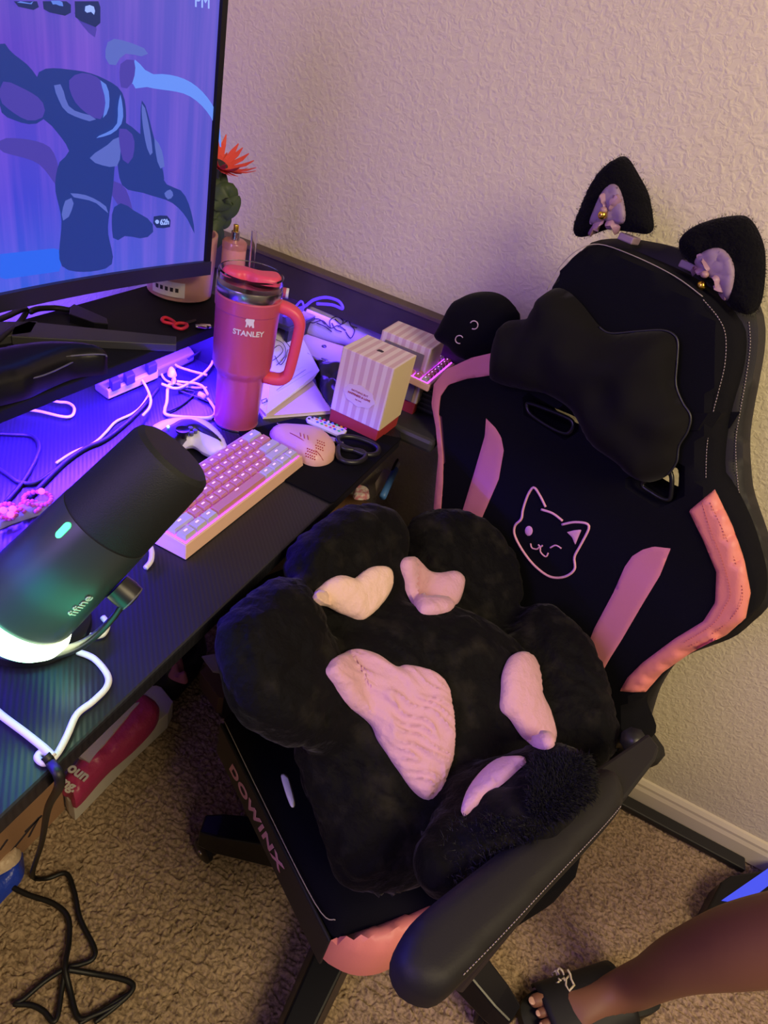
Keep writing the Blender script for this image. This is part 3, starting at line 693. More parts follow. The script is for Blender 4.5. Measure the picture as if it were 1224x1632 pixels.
# ------------------------------------------------------------------ striped gift boxes
def giftbox(name, label, p00, ang, w, d, h, oval):
    t = thing(name, label, 'box', p00, 'striped gift boxes')
    f = Fr(p00, (math.cos(ang), math.sin(ang), 0), (-math.sin(ang), math.cos(ang), 0))
    sv = stripes(name + '_stripes', (.72, .62, .60), (.60, .42, .45), f.u, 1 / .0155, .5)
    sv2 = mat(name + '_side', (.76, .62, .42), .65)
    boxf('base', f, 0, w, 0, d, 0, .024, M['redbox'], t, w=.001)
    o = boxf('lid', f, -.001, w + .001, -.001, d + .001, .024, h, sv, t, w=.0008)
    fb = Fr(f.P(w + .0013, d / 2, (h + .024) / 2), f.v, f.n)
    prism('side_panel', fb, [(-d / 2, -(h - .024) / 2), (d / 2, -(h - .024) / 2), (d / 2, (h - .024) / 2), (-d / 2, (h - .024) / 2)], 0, .0006, sv2, t)
    if oval:
        ff_ = Fr(f.P(w / 2, -.0015, h * .50), f.u, f.n)
        el = [(.030 * math.cos(a) * (1 + .05 * math.cos(8 * a)), .019 * math.sin(a) * (1 + .05 * math.cos(8 * a))) for a in np.linspace(0, 2 * PI, 48, endpoint=False)]
        prism('oval_label', ff_, el, 0, .0006, mat('label_lilac', (.70, .58, .66), .6), t)
        t_ = t; t = [c for c in t.children if c.name.startswith('oval_label')][0]
        text('label_text', 'NOTHING BUT', Fr(ff_.P(0, .006, .0006), ff_.u, ff_.v), .0048, M['redink'], t, ext=.0001)
        text('label_text', 'HAPPINESS & LOVE', Fr(ff_.P(0, -.0005, .0006), ff_.u, ff_.v), .0052, M['redink'], t, ext=.0001, bold=.0001)
        text('label_text', 'for you', Fr(ff_.P(0, -.008, .0006), ff_.u, ff_.v), .0040, M['redink'], t, ext=.0001)
        t = t_; tf = Fr(f.P(w / 2, d / 2, h), f.u, f.v)
        prism('top_emblem', tf, [(-.005, -.004), (.005, -.003), (.006, .002), (.001, .004), (-.004, .003)], 0, .001, M['ink'], t)
    return t, f
b1o = at(524, 670, DZ); b1x = at(598, 705, DZ); v = b1x - b1o; d1 = at(635, 679, DZ) - b1x
giftbox('gift_box', 'pink and cream striped gift box with red base and oval label, nearest the mouse', b1o, math.atan2(v.y, v.x), v.length, d1.length * .98, .141, True)
TZ = DZ - .002
p = at(657, 661, TZ); b2o = p + Vector((-.098, 0, 0))
giftbox('gift_box', 'striped gift box with red base standing behind the first one, its near side darker', b2o, math.radians(0), .098, .072, .136, False)
t2 = Fr(b2o, (1, 0, 0), (0, 0, 1))
bw_ = thing('grey_card', 'dark grey card sleeve leaning against the near face of the rear striped box', 'card', b2o)
boxf('sleeve', t2, .010, .090, .026, .122, .0016, .004, mat('taupe_card', (.17, .15, .14), .6), bw_, w=.0005)
boxf('dark_window', t2, .008, .030, .092, .118, .004, .0046, M['ink'], bw_)

# ------------------------------------------------------------------ papers, pouch, wrap
def sheet(name, px, z, th, m, parent=None, rz=None, curl=0.0, cdir=(1, 0)):
    pts = [at(a, b, z + (rz[i] if rz else 0)) for i, (a, b) in enumerate(px)]
    n = len(pts); V = [p + Vector((0, 0, th)) for p in pts] + [Vector((p.x, p.y, p.z)) for p in pts]
    F = [tuple(range(n)), tuple(range(n, 2 * n))[::-1]] + [(i, (i + 1) % n, n + (i + 1) % n, n + i) for i in range(n)]
    return mesh(name, V, F, m, parent, smooth=False)
bk = thing('booklet', 'open cream booklet lying flat under the drawing sheet', 'booklet', at(470, 640, DZ))
sheet('cover', [(412, 655), (419, 668), (526, 660), (527, 654), (495, 605), (430, 600)], DZ + .0005, .004, M['paper'], bk)
sheet('page', [(414, 652), (424, 664), (525, 656), (526, 652), (494, 604), (430, 598)], DZ + .0055, .0015, M['cream'], bk)
dr_ = thing('drawing_sheet', 'loose white sheet with an ink line drawing leaning behind the tumbler handle', 'paper sheet', at(450, 590, DZ))
zz = [.010, .010, .010, .014, .035, .040, .012]
px = [(411, 647), (424, 661), (498, 606), (509, 591), (472, 520), (445, 495), (420, 600)]
sheet('sheet', px, DZ, .0008, mat('drawing_paper', (.78, .74, .80), .7), dr_, zz)
def wig(pts, z, r, m, parent, name='ink_line'): return tube(name, [at(a, b, z) for a, b in pts], r, m, parent, k=5, seg=5)
def on3(ps, off=.0012):
    a, b, c = [at(px[i][0], px[i][1], DZ + zz[i]) for i in (0, 3, 4)]
    f = Fr(a, b - a, c - a)
    if f.n.z < 0: f.n = -f.n
    return [f.P(*f.px(*p_), off + .003) for p_ in ps]
for q in ([(436, 543), (450, 550), (455, 565), (448, 578), (440, 585)], [(434, 560), (444, 553), (450, 562), (442, 572), (433, 578)], [(437, 570), (446, 584), (454, 575), (458, 560)], [(436, 616), (439, 608), (442, 602)], [(452, 600), (455, 606)], [(466, 590), (471, 586)],
          [(430, 540), (433, 550), (430, 562)], [(452, 545), (461, 556), (462, 568)]):
    tube('ink_line', on3(q), .0007, M['ink'], dr_, k=5, seg=5)
tube('ink_rule', on3([(440, 625), (470, 603), (486, 592)]), .0004, M['ink'], dr_, seg=4)
tube('ink_rule', on3([(436, 535), (458, 510)]), .0012, M['ink'], dr_, seg=4)
tube('ink_mark', on3([(416, 641), (424, 638), (425, 643), (417, 646)]), .0008, M['ink'], dr_, seg=4, closed=True, smoothpath=False)

bgw = thing('black_plastic_bag', 'crumpled black plastic bag on the desk between the papers and the striped box', 'bag', at(515, 600, DZ))
def lump(name, px_, z, h, m, parent, nz=.012, sc=28, sp=.006, w=.02):
    f = flat(z); return puff(name, f, [(at(a, b, z).x, at(a, b, z).y) for a, b in px_], h, w, .0, m, parent, sp=sp, style='slab', nz=nz, nsc=sc)
lump('bag_body', [(497, 570), (520, 562), (560, 575), (575, 600), (560, 640), (535, 655), (515, 640), (506, 610)], DZ + .001, .016, mat('crumpled_black', (.012, .012, .014), .3), bgw, nz=.016, sc=45)
fd = thing('folder', 'pale folded cream folder under the grey pouch', 'folder', at(520, 560, DZ))
sheet('cover', [(478, 520), (486, 566), (540, 590), (640, 620), (650, 570), (540, 520)], DZ + .002, .006, mat('folder_card', (.48, .40, .30), .7), fd, [.02, .014, .012, .01, .012, .02])
po = thing('grey_pouch', 'flat grey pouch with a dark sketch printed on it, behind the nearer striped box', 'pouch', at(540, 525, DZ))
pf = Fr(at(480, 525, DZ + .030), at(590, 560, DZ + .030) - at(480, 525, DZ + .030), (0, .45, .75))
PPX = [(480, 527), (484, 505), (492, 489), (500, 487), (560, 500), (618, 520), (612, 545), (600, 562), (545, 549), (510, 540)]
puff('pouch_body', pf, pf.poly(PPX), .006, .02, .004, M['felt'], po, sp=.006, nz=.003, nsc=30)
for q in ([(492, 512), (500, 516), (515, 512), (528, 524), (540, 520), (552, 528)], [(528, 524), (527, 512), (538, 506), (548, 514), (540, 522)], [(535, 510), (545, 518), (556, 512), (560, 520), (570, 524)], [(552, 530), (560, 540), (566, 528), (560, 520)], [(506, 516), (520, 522), (530, 530)],
          [(496, 510), (510, 510), (520, 518)], [(530, 516), (536, 526), (546, 530)]):
    tube('sketch_line', [Vector(pf.P(*pf.px(*p_), .0085)) for p_ in q], .0011, M['ink'], po, k=5, seg=5)
# blue LED strip tape on the desk by the wall
lt = thing('led_tape', 'loose blue-glowing light tape curling on the desk end below the wooden board', 'light strip', (-.55, 1.15, DZ))
LB = mat('blue_led_tape', (.1, .05, 1), .5, emit=(.06, .02, 1), es=1.6)
tube('tape', [aty(a, b, 1.14) for a, b in ((452, 505), (470, 494), (486, 488), (500, 478), (520, 474), (540, 480), (546, 492), (530, 486), (505, 484))], .0028, LB, lt)
tube('tape', [aty(a, b, 1.10) for a, b in ((478, 500), (484, 490), (480, 480), (470, 490))], .002, LB, lt)

# ------------------------------------------------------------------ remote, big scissors, mouse
rm = thing('remote_control', 'small white remote with coloured buttons beside the mouse', 'remote', at(520, 678, DZ))
rp = [(488, 666), (492, 663), (500, 664), (548, 682), (553, 686), (548, 692), (538, 693), (490, 671)]
slabz('body', rp, DZ + .001, .006, M['white'], rm, w=.001)
rf = plane3((490, 667, DZ + .0072), (550, 688, DZ + .0072), (550, 680, DZ + .0072)); rf = flat(DZ + .0072)
A0, A1, A2 = at(494, 667, DZ + .0072), at(545, 688, DZ + .0072), at(500, 665, DZ + .0072)
cols = [(.8, .05, .04), (.04, .5, .1), (.05, .08, .7), (.75, .7, .7), (.8, .3, .02), (.1, .6, .3), (.1, .2, .8), (.6, .05, .5)]
bmats = [mat('button_colour_%s' % 'abcdefgh'[i], c, .5) for i, c in enumerate(cols)]
for i in range(8):
    for j in range(3):
        q = A0 + (A1 - A0) * (i / 7.5) + (A2 - A0) * (j * .9 - .25)
        lathe('button', Fr(q, (1, 0, 0), (0, 1, 0)), [(.0024, 0), (.0022, .0012), (.0001, .0014)], bmats[(i * 3 + j) % 8] if i else M['dgrey'], rm, 10)
scissors('scissors', 'large black-handled scissors behind the mouse, blades pointing at the papers', [(440, 674), (470, 680), (540, 699), (548, 705), (535, 704), (450, 679)], M['steel'],
         [[(538, 702), (545, 696), (565, 697), (590, 705), (603, 714), (600, 723), (585, 725), (565, 718), (548, 712)], [(540, 712), (552, 716), (575, 719), (583, 727), (572, 736), (552, 736), (540, 728)]], M['black'], DZ + .006)
ms = thing('mouse', 'pink gaming mouse with honeycomb holes on the mouse mat', 'mouse', at(485, 715, DZ))
MP = [(430, 689), (440, 682), (458, 681), (490, 686), (517, 697), (534, 713), (534, 727), (522, 738), (500, 741), (478, 733), (455, 716), (436, 700)]
mo_ = [(at(a, b, DZ + .006).x, at(a, b, DZ + .006).y) for a, b in MP]
mc = np.mean(mo_, 0); ma = Vector((at(525, 728, DZ).x - at(432, 690, DZ).x, at(525, 728, DZ).y - at(432, 690, DZ).y)).normalized()
def mh(a, b):
    t = (a - mc[0]) * ma.x + (b - mc[1]) * ma.y; return .75 + .35 * math.exp(-((t - .012) / .035) ** 2)
puff('shell', flat(DZ + .007), mo_, .021, .030, .004, M['mouse'], ms, sp=.004, style='slab', hfun=mh)
bpy.context.view_layer.update()
def bvh(o):
    me = o.data; return BVHTree.FromPolygons([v.co.copy() for v in me.vertices], [tuple(p.vertices) for p in me.polygons])
mb_ = bvh(bpy.data.objects['shell'])
def hit(bv, px_, py_):
    l, n, i, d = bv.ray_cast(CAM, ray(px_, py_).normalized())
    return l, n
holes_ = [(a, b) for a in range(0, 4) for b in range(0, 5)]
for i in range(5):
    for j in range(4):
        x = 490 + i * 3.4 + (j % 2) * 1.7 - j * 1.2; y = 715 + j * 4.0 + i * 1.3
        for bx, by in ((0, 0), (16, -13)):
            if bx and i > 3: continue
            l, n = hit(mb_, x + bx, y + by)
            if l: lathe('vent_hole', Fr(l + n * .0002, n.orthogonal(), n.cross(n.orthogonal())), [(.0013, -.0005), (.0013, .0003)], M['redink'], ms, 6)
for q in ([(462, 690), (480, 700), (505, 720), (515, 734)], [(478, 690), (479, 696)], [(484, 692), (485, 699)], [(490, 694), (491, 701)]):
    pts = [hit(mb_, *p_)[0] for p_ in q]
    if all(pts): tube('seam', [p_ + Vector((0, 0, .0003)) for p_ in pts], .0006, M['redink'], ms, seg=5)

# ------------------------------------------------------------------ keyboard
kx0, ky0 = -.369, .502; KW, KD = .284, .100
kb = thing('keyboard', 'small pink mechanical keyboard glowing violet on the desk near the front edge', 'keyboard', (kx0 - KD / 2, ky0 + KW / 2, DZ))
# local frame: u along the keyboard's width (+y), v away from the user (-x)
KF = Fr((kx0, ky0, DZ), (0, 1, 0), (-1, 0, 0))
tilt = .07
KT = Fr((kx0, ky0, DZ + .018), (0, 1, 0), (-1, 0, tilt))
def kcase():
    h0, h1 = .020, .027
    V = []
    ins = .0035
    for (a, b) in ((0, 0), (KW, 0), (KW, KD), (0, KD)):
        V.append(KF.P(a, b, 0.001))
    for (a, b) in ((ins, ins), (KW - ins, ins), (KW - ins, KD - ins), (ins, KD - ins)):
        V.append(KF.P(a, b, h0 + (h1 - h0) * b / KD))
    q = .0065
    for (a, b) in ((q, q), (KW - q, q), (KW - q, KD - q), (q, KD - q)):
        V.append(KF.P(a, b, h0 + (h1 - h0) * b / KD))
    for (a, b) in ((q, q), (KW - q, q), (KW - q, KD - q), (q, KD - q)):
        V.append(KF.P(a, b, h0 + (h1 - h0) * b / KD - .008))
    F = [(3, 2, 1, 0)]
    for L in range(3):
        for i in range(4): F.append((L * 4 + i, L * 4 + (i + 1) % 4, L * 4 + 4 + (i + 1) % 4, L * 4 + 4 + i))
    o = mesh('case', V, F, M['kbcase'], kb, smooth=False); return bev(o, .0008)
kcase()
KP = Fr(KF.P(0, 0, .020 - .006), (0, 1, 0), (-1, 0, .07))
boxf('backlit_plate', KP, .0066, KW - .0066, .0066, KD - .0066, 0, .001, M['backlight'], kb)
U = (KW - .016) / 15; UV = (KD - .016) / 5
rows = [[('w', 1)] + [('p', 1)] * 12 + [('w', 2)], [('w', 1.5)] + [('p', 1)] * 12 + [('p', 1.5)], [('w', 1.75)] + [('p', 1)] * 11 + [('w', 2.25)],
        [('w', 2.25)] + [('p', 1)] * 10 + [('w', 2.75)], [('w', 1.25)] * 3 + [('p', 6.25)] + [('w', 1.25)] * 4]
cache = {}
def keycap(w, c, row):
    k = (w, c)
    if k in cache: return cache[k]
    ww, dd = w * U - .0020, UV - .0020; V = []
    for (s, z, dy) in ((0, .001, 0), (0, .004, 0), (.0017, .0085, .0006), (.0024, .0084, .0006)):
        V += [Vector((a * (ww / 2 - s), b * (dd / 2 - s) + dy, z)) for a, b in ((-1, -1), (1, -1), (1, 1), (-1, 1))]
    F = [(3, 2, 1, 0), (12, 13, 14, 15)]; fm = [0, 0]
    for L in range(3):
        for i in range(4): F.append((L * 4 + i, L * 4 + (i + 1) % 4, L * 4 + 4 + (i + 1) % 4, L * 4 + 4 + i)); fm.append(0)
    lw = min(ww * .30, .0028); n = len(V)
    ly = -dd * .02 + .002
    if w < 6: V += [Vector((a * lw, b * .0011 + ly, .00862)) for a, b in ((-1, -1), (1, -1), (1, 1), (-1, 1))]; F.append((n, n + 1, n + 2, n + 3)); fm.append(1)
    else: V += [Vector((a * .004, b * .0009 + dd * .34, .0088)) for a, b in ((-1, -1), (1, -1), (1, 1), (-1, 1))]; F.append((n, n + 1, n + 2, n + 3)); fm.append(1)
    me = bpy.data.meshes.new('keycap'); me.from_pydata([tuple(v) for v in V], [], F); me.materials.append(M['keywhite'] if c == 'w' else M['keypink']); me.materials.append(M['legend'])
    for p_, q in zip(me.polygons, fm): p_.material_index = q
    cache[k] = me; return me
KM = Matrix((( KP.u.x, KP.v.x, KP.n.x), (KP.u.y, KP.v.y, KP.n.y), (KP.u.z, KP.v.z, KP.n.z))).to_4x4()
for r_, row in enumerate(rows):
    x = .008
    for c, w in row:
        o = bpy.data.objects.new('space_bar' if w > 6 else 'keycap', keycap(w, c, r_)); link(o, kb)
        o.matrix_basis = Matrix.Translation(KP.P(x + w * U / 2, .008 + (4 - r_ + .5) * UV, .0045)) @ KM
        x += w * U

# ------------------------------------------------------------------ game controller
gc = thing('game_controller', 'white and black wireless game controller between the microphone and the tumbler', 'game controller', at(300, 690, DZ))
GZ = DZ + .016; gf = flat(GZ)
G = lambda P: [(at(a, b, GZ + .01).x, at(a, b, GZ + .01).y) for a, b in P]
puff('shell', gf, G([(225, 700), (236, 680), (258, 668), (285, 664), (312, 664), (332, 670), (350, 684), (362, 700), (365, 713), (358, 720), (340, 718), (322, 710), (306, 700), (290, 712), (276, 735), (262, 760), (248, 770), (236, 762), (228, 735)]), .017, .020, .014, M['white'], gc, sp=.005)
puff('face_plate', gf.off(.0085), G([(246, 702), (258, 690), (272, 683), (285, 676), (305, 675), (322, 682), (342, 696), (357, 711), (345, 708), (322, 698), (308, 692), (296, 702), (284, 716), (262, 724), (248, 718)]), .014, .009, .006, M['black'], gc, sp=.004)
for a, b in ((291, 687), (262, 704)):
    q = at(a, b, GZ + .026); lathe('thumbstick', Fr(q - Vector((0, 0, .010)), (1, 0, 0), (0, 1, 0)), [(.006, 0), (.006, .008), (.010, .010), (.010, .013), (.007, .012), (.0001, .011)], M['gloss'], gc, 24)
for a, b in ((304, 682), (311, 686), (305, 690), (298, 686)):
    q = at(a, b, GZ + .021); lathe('button', Fr(q, (1, 0, 0), (0, 1, 0)), [(.0035, -.004), (.0035, .001), (.0001, .0015)], M['grey'], gc, 14)
slabz('touch_pad', [(250, 690), (272, 676), (284, 684), (262, 698)], GZ + .018, .003, M['white'], gc)
q = at(268, 680, GZ + .024); ball('light', q, .0022, ecol('controller_light', (.3, .75, 1), 3.0), gc)

# ------------------------------------------------------------------ cables and plugs on the desk
def cab(name, label, px_, r, m, z=DZ + .003, cat='cable', group=None, zs=None):
    P = [at(a, b, (zs[i] if zs else z)) for i, (a, b) in enumerate(px_)]
    return tag(tube(name, P, r, m, None, k=7), label, cat, group)
wc = thing('charging_cable', 'white charging cable with a bright plug head looping beside the tumbler', 'cable', at(270, 610, DZ))
tube('cord', [at(a, b, DZ + .004) for a, b in ((276, 612), (268, 616), (266, 640), (263, 652), (266, 661), (300, 665), (335, 665), (343, 655), (335, 640), (328, 632))], .0026, M['cable'], wc)
tube('cord', [at(a, b, DZ + .012) for a, b in ((282, 608), (300, 610), (315, 612), (325, 618), (332, 630))], .0024, M['cable'], wc)
lump('plug', [(267, 592), (275, 590), (282, 598), (277, 602), (268, 600)], DZ + .012, .010, M['white'], wc, 0, w=.006, sp=.003)
lump('plug', [(273, 605), (280, 603), (281, 608), (276, 612)], DZ + .010, .008, M['white'], wc, 0, w=.004, sp=.003)
tube('plug', [at(318, 628, DZ + .006), at(328, 634, DZ + .006)], .005, M['white'], wc, smoothpath=False)
cab('usb_cable', 'pale cable making a round loop on the desk below the riser, left of the tumbler', [(330, 618), (310, 618), (285, 613), (262, 604), (253, 580), (255, 565), (270, 562), (285, 565)], .0022, M['cable'])
cab('usb_cable', 'pale cable coiled in an oval between the riser and the tumbler', [(258, 612), (280, 619), (300, 612), (325, 595), (339, 575), (328, 560), (300, 554), (280, 556), (272, 568), (280, 582), (300, 590), (330, 598)], .0024, M['cable'], z=DZ + .010)
cab('black_cable', 'black cable running diagonally along the desk from the coil to behind the microphone', [(330, 545), (318, 560), (300, 572)], .002, M['bcable'], z=DZ + .02)
cab('black_cable', 'thin black cable crossing the lit desktop behind the controller', [(345, 645), (320, 635), (300, 628), (285, 622), (310, 625), (290, 645), (268, 656)], .0018, M['bcable'])
cab('black_cable', 'thick black cable pair lying along the lit edge toward the microphone', [(252, 618), (235, 640), (222, 655), (195, 680), (165, 702), (135, 715), (100, 740), (60, 780), (40, 800)], .0034, M['bcable'])
cab('black_cable', 'thin cable lying beside the thick black one on the lit desktop', [(238, 628), (225, 648), (210, 660), (185, 672), (168, 690), (150, 706), (115, 722), (90, 738)], .0020, M['cable'])
cab('black_cable', 'black cable making a wide loop at the left edge of the desk', [(-30, 690), (20, 692), (50, 695), (62, 710), (55, 735), (35, 770), (10, 800)], .0030, M['bcable'])
cab('black_cable', 'black cable curving below the wide loop at the left edge', [(-20, 735), (10, 755), (30, 768), (55, 770), (80, 755), (110, 732)], .0030, M['bcable'])
cab('usb_cable', 'pale cable with a hanging connector below the riser at the left', [(60, 632), (90, 640), (108, 642), (118, 650), (115, 662), (100, 664), (60, 655), (25, 652)], .0022, M['cable'], z=DZ + .006)
cab('usb_cable', 'pale cable rising from the power strip over its edge', [(213, 585), (220, 597), (232, 615), (240, 635), (238, 650), (228, 662)], .0022, M['cable'], z=DZ + .012)
psx = [(170, 613), (240, 583), (300, 558), (310, 567), (250, 592), (177, 621)]
ps = thing('power_strip', 'power strip with plugged chargers on the desk under the riser edge', 'power strip', at(215, 600, DZ))
slabz('body', [(150, 606), (236, 572), (300, 548), (310, 562), (250, 588), (172, 622)], DZ, .018, mat('strip_grey', (.22, .22, .26), .5), ps, w=.003)
slabz('lower_edge', [(169, 618), (250, 586), (252, 591), (173, 624)], DZ + .004, .014, mat('strip_pale', (.55, .52, .60), .5), ps, w=.001)
for a, b in ((182, 604), (205, 595), (240, 578)):
    slabz('plug', [(a - 9, b - 2), (a + 5, b - 8), (a + 11, b + 1), (a - 3, b + 7)], DZ + .018, .016, M['dgrey'], ps, w=.002)

# pink bead toy
bd = thing('beaded_ornament', 'glowing pink beaded ornament on the desk left of the microphone', 'ornament', at(40, 805, DZ))
def beads(ctr, r1, r2, n, m, z=DZ + .012, ph=0):
    for i in range(n):
        a = 2 * PI * i / n + ph
        q = at(ctr[0] + r1 * math.cos(a), ctr[1] + r2 * math.sin(a), z + .004 * math.sin(3 * a)); ball('bead', q, .0031, m, bd, seg=8)
pinkb = mat('pink_bead', (.75, .12, .30), .3); 
beads((12, 815), 15, 12, 14, pinkb); beads((60, 795), 22, 11, 18, pinkb, ph=.2); beads((48, 808), 16, 9, 14, pinkb, z=DZ + .006)
for a, b in ((5, 813), (20, 811), (17, 820), (66, 783)): ball('glowing_bead', at(a, b, DZ + .018), .0042, M['beads'], bd, seg=10)
lump('base', [(-20, 820), (10, 812), (40, 806), (80, 800), (90, 810), (60, 822), (20, 835), (-20, 850)], DZ, .010, M['felt'], bd, .004)

# ------------------------------------------------------------------ microphone
mic = thing('microphone', 'large dark microphone with a glowing rainbow ring, tilted over its desk stand', 'microphone', at(60, 1045, DZ))
m0 = dep(36, 968, .585); m1 = dep(281, 722, .560)
ax = (m1 - m0).normalized(); MF = Fr(m0, ax.cross((CAM - m0).normalized()), (CAM - m0)); MF.n = ax; MF.u = ax.orthogonal().normalized(); MF.v = MF.n.cross(MF.u)
ML = (m1 - m0).length; R0 = .0470; R1 = .0385
mshell = mat('mic_shell', (.030, .038, .042), .35)
foam = mat('mic_mesh', (.005, .008, .009), .6, bump=(900, .5, .0008, 2))
lathe('body', MF, [(.042, 0), (R0 - .001, .003), (R0, .008), (R0 * .44 + R1 * .56 + .0003, ML * .56)], mshell, mic, 64)
lathe('grille', MF, [(R0 * .44 + R1 * .56 - .0005, ML * .56), (R0 * .42 + R1 * .58, ML * .575), (R1, ML - .009), (R1 - .0015, ML - .004), (R1 - .006, ML - .0005), (.0001, ML)], foam, mic, 64)
def ring_mat():
    m = mat('rainbow_ring', (.8, .9, .9), .4); nt = m.node_tree; b = nt.nodes['Principled BSDF']
    tc = nt.nodes.new('ShaderNodeTexCoord'); d = nt.nodes.new('ShaderNodeVectorMath'); d.operation = 'DOT_PRODUCT'
    cr_ = Vector((RM[0][0], RM[1][0], RM[2][0])); d.inputs[1].default_value = cr_
    nt.links.new(tc.outputs['Object'], d.inputs[0]); mr = nt.nodes.new('ShaderNodeMapRange'); c0 = m0.dot(cr_)
    mr.inputs[1].default_value = c0 - .045; mr.inputs[2].default_value = c0 + .045; nt.links.new(d.outputs['Value'], mr.inputs[0])
    r = nt.nodes.new('ShaderNodeValToRGB'); e = r.color_ramp.elements; e[0].color = (.02, .25, 1, 1); e[1].color = (.9, .75, .25, 1)
    x = e.new(.35); x.color = (.05, .85, 1, 1); x = e.new(.6); x.color = (.25, 1, .55, 1); x = e.new(.85); x.color = (.9, 1, .6, 1)
    nt.links.new(mr.outputs[0], r.inputs[0]); nt.links.new(r.outputs[0], b.inputs['Emission Color']); b.inputs['Emission Strength'].default_value = 7
    return m
lathe('light_ring', MF, [(.040, -.020), (.047, -.019), (.0515, -.012), (.0520, -.004), (.0490, .002), (.043, .003)], ring_mat(), mic, 64)
lathe('bottom_cap', MF, [(.0001, -.040), (.030, -.036), (.040, -.026), (.043, -.018), (.040, -.017)], mat('mic_bottom', (.05, .05, .12), .3), mic, 48)
lathe('control_knob', MF, [(.0001, -.052), (.014, -.051), (.016, -.048), (.016, -.030)], M['black'], mic, 28)
# point fills added off the mic, spreading the ring's glow over its body
rl_ = Vector((RM[0][0], RM[1][0], RM[2][0])); tocam = (CAM - m0).normalized()
for an in np.linspace(0, 2 * PI, 40, endpoint=False):
    dd_ = (MF.u * math.cos(an) + MF.v * math.sin(an))
    if dd_.dot(tocam) < .15: continue
    q_ = dd_.dot((rl_ - ax * rl_.dot(ax)).normalized()); colr = (.02, .08, 1) if q_ < -.5 else (.0, .35, 1) if q_ < -.1 else (.0, .8, .75) if q_ < .35 else (.05, .9, .5)
    lg_ = bpy.data.lights.new('ring_glow_fill', 'POINT'); lg_.energy = .016; lg_.color = colr; lg_.shadow_soft_size = .018
    lo_ = bpy.data.objects.new('ring_glow_fill', lg_); COL.objects.link(lo_); lo_.location = MF.P(.082 * math.cos(an), .082 * math.sin(an), .03)
# green mute light and lettering on the camera side
mb2 = bvh([c for c in mic.children if c.name.startswith('body')][0])
def mhit(a, b):
    l, n, i, d = mb2.ray_cast(CAM, ray(a, b).normalized()); return l, n
l, n = mhit(101, 845)
if l:
    lf_ = Fr(l, ax, n.cross(ax)); 
    if lf_.n.dot(n) < 0: lf_ = Fr(l, ax, ax.cross(n))
    MBODY = [c for c in mic.children if c.name.startswith('body')][0]
    prism('mute_light', lf_, [(.0045 * c + (.004 if c > 0 else -.004), .0032 * s) for c, s in [(math.cos(a), math.sin(a)) for a in np.linspace(0, 2 * PI, 16, endpoint=False)]], -.001, .0007, M['green'], MBODY)
l, n = mhit(128, 965)
if l:
    d_ = mhit(140, 945)[0]
    tf_ = Fr(l, ax, n.cross(ax)) if Fr(l, ax, n.cross(ax)).n.dot(n) > 0 else Fr(l, ax, ax.cross(n))
    text('brand_text', 'fifine', tf_, .013, mat('mic_text', (.55, .55, .5), .5), MBODY)
# yoke and stand
side_ax = (MF.n.cross((CAM - m0).normalized())).normalized()
if side_ax.dot(Vector((RM[0][0], RM[1][0], RM[2][0]))) < 0: side_ax = -side_ax
kp = m0 + ax * ML * .36 + side_ax * (R0 + .006)
kf = Fr(kp - side_ax * .008, ax, side_ax.cross(ax)); 
if kf.n.dot(side_ax) < 0: kf = Fr(kp - side_ax * .008, ax, ax.cross(side_ax))
lathe('pivot_knob', kf, [(.013, 0), (.0135, .010), (.0125, .018), (.006, .020), (.0001, .020)], M['black'], mic, 32)
lathe('knob_edge', kf.off(.0165), [(.0125, 0), (.0128, .0015), (.0122, .002)], M['grey'], mic, 32)
sb = at(120, 985, DZ + .012)
flattube('yoke', Fr(kp, ax, side_ax), [(0.004, .004), (-.02, .009), (-.05, .010), (-.075, .004), (-.10, -.012), (-.11, -.03)], .010, .003, M['black'], mic)
lathe('stand_pole', Fr(at(85, 1010, DZ), (1, 0, 0), (0, 1, 0)), [(.009, .010), (.009, .075)], M['black'], mic, 24)
lathe('stand_base', Fr(at(55, 1000, DZ), (1, 0, 0), (0, 1, 0)), [(.052, 0), (.055, .003), (.054, .010), (.046, .013), (.0001, .014)], M['gloss'], mic, 56)
mcab = thing('microphone_cable', 'white cable looping from the microphone to the desk edge, tied in a knot', 'cable', at(75, 1205, DZ))
CZc = DZ + .004
tube('cord', [at(a, b, CZc) for a, b in ((232, 905), (240, 895), (242, 882), (240, 872))], .0033, M['cable'], mcab)
tube('cord', [at(a, b, CZc) for a, b in ((164, 984), (171, 995), (165, 1010), (152, 1014), (143, 1013))], .0033, M['cable'], mcab)
tube('cord', [at(a, b, CZc) for a, b in ((124, 1039), (150, 1050), (171, 1075), (170, 1095), (148, 1118), (123, 1138), (108, 1170), (95, 1195), (83, 1210), (70, 1216), (60, 1208), (64, 1200), (76, 1200))], .0033, M['cable'], mcab)
tube('cord', [at(a, b, CZc + .004) for a, b in ((-30, 1110), (0, 1138), (40, 1168), (70, 1192), (84, 1206))], .0036, M['cable'], mcab)
# ------------------------------------------------------------------ gaming chair
psi, th = -.38, .08
cr2 = Vector((math.cos(psi), math.sin(psi), 0)); cf = Vector((math.sin(psi), -math.cos(psi), 0))
cup = -cf * math.sin(th) + Vector((0, 0, 1)) * math.cos(th)
BK = Fr((0.0, .92, .50), cr2, cup)
chair = thing('gaming_chair', 'black gaming chair with pink stripes and a winking cat face on the backrest', 'chair', (-.015, .69, 0))
CO = Vector((-.015, .69, 0))
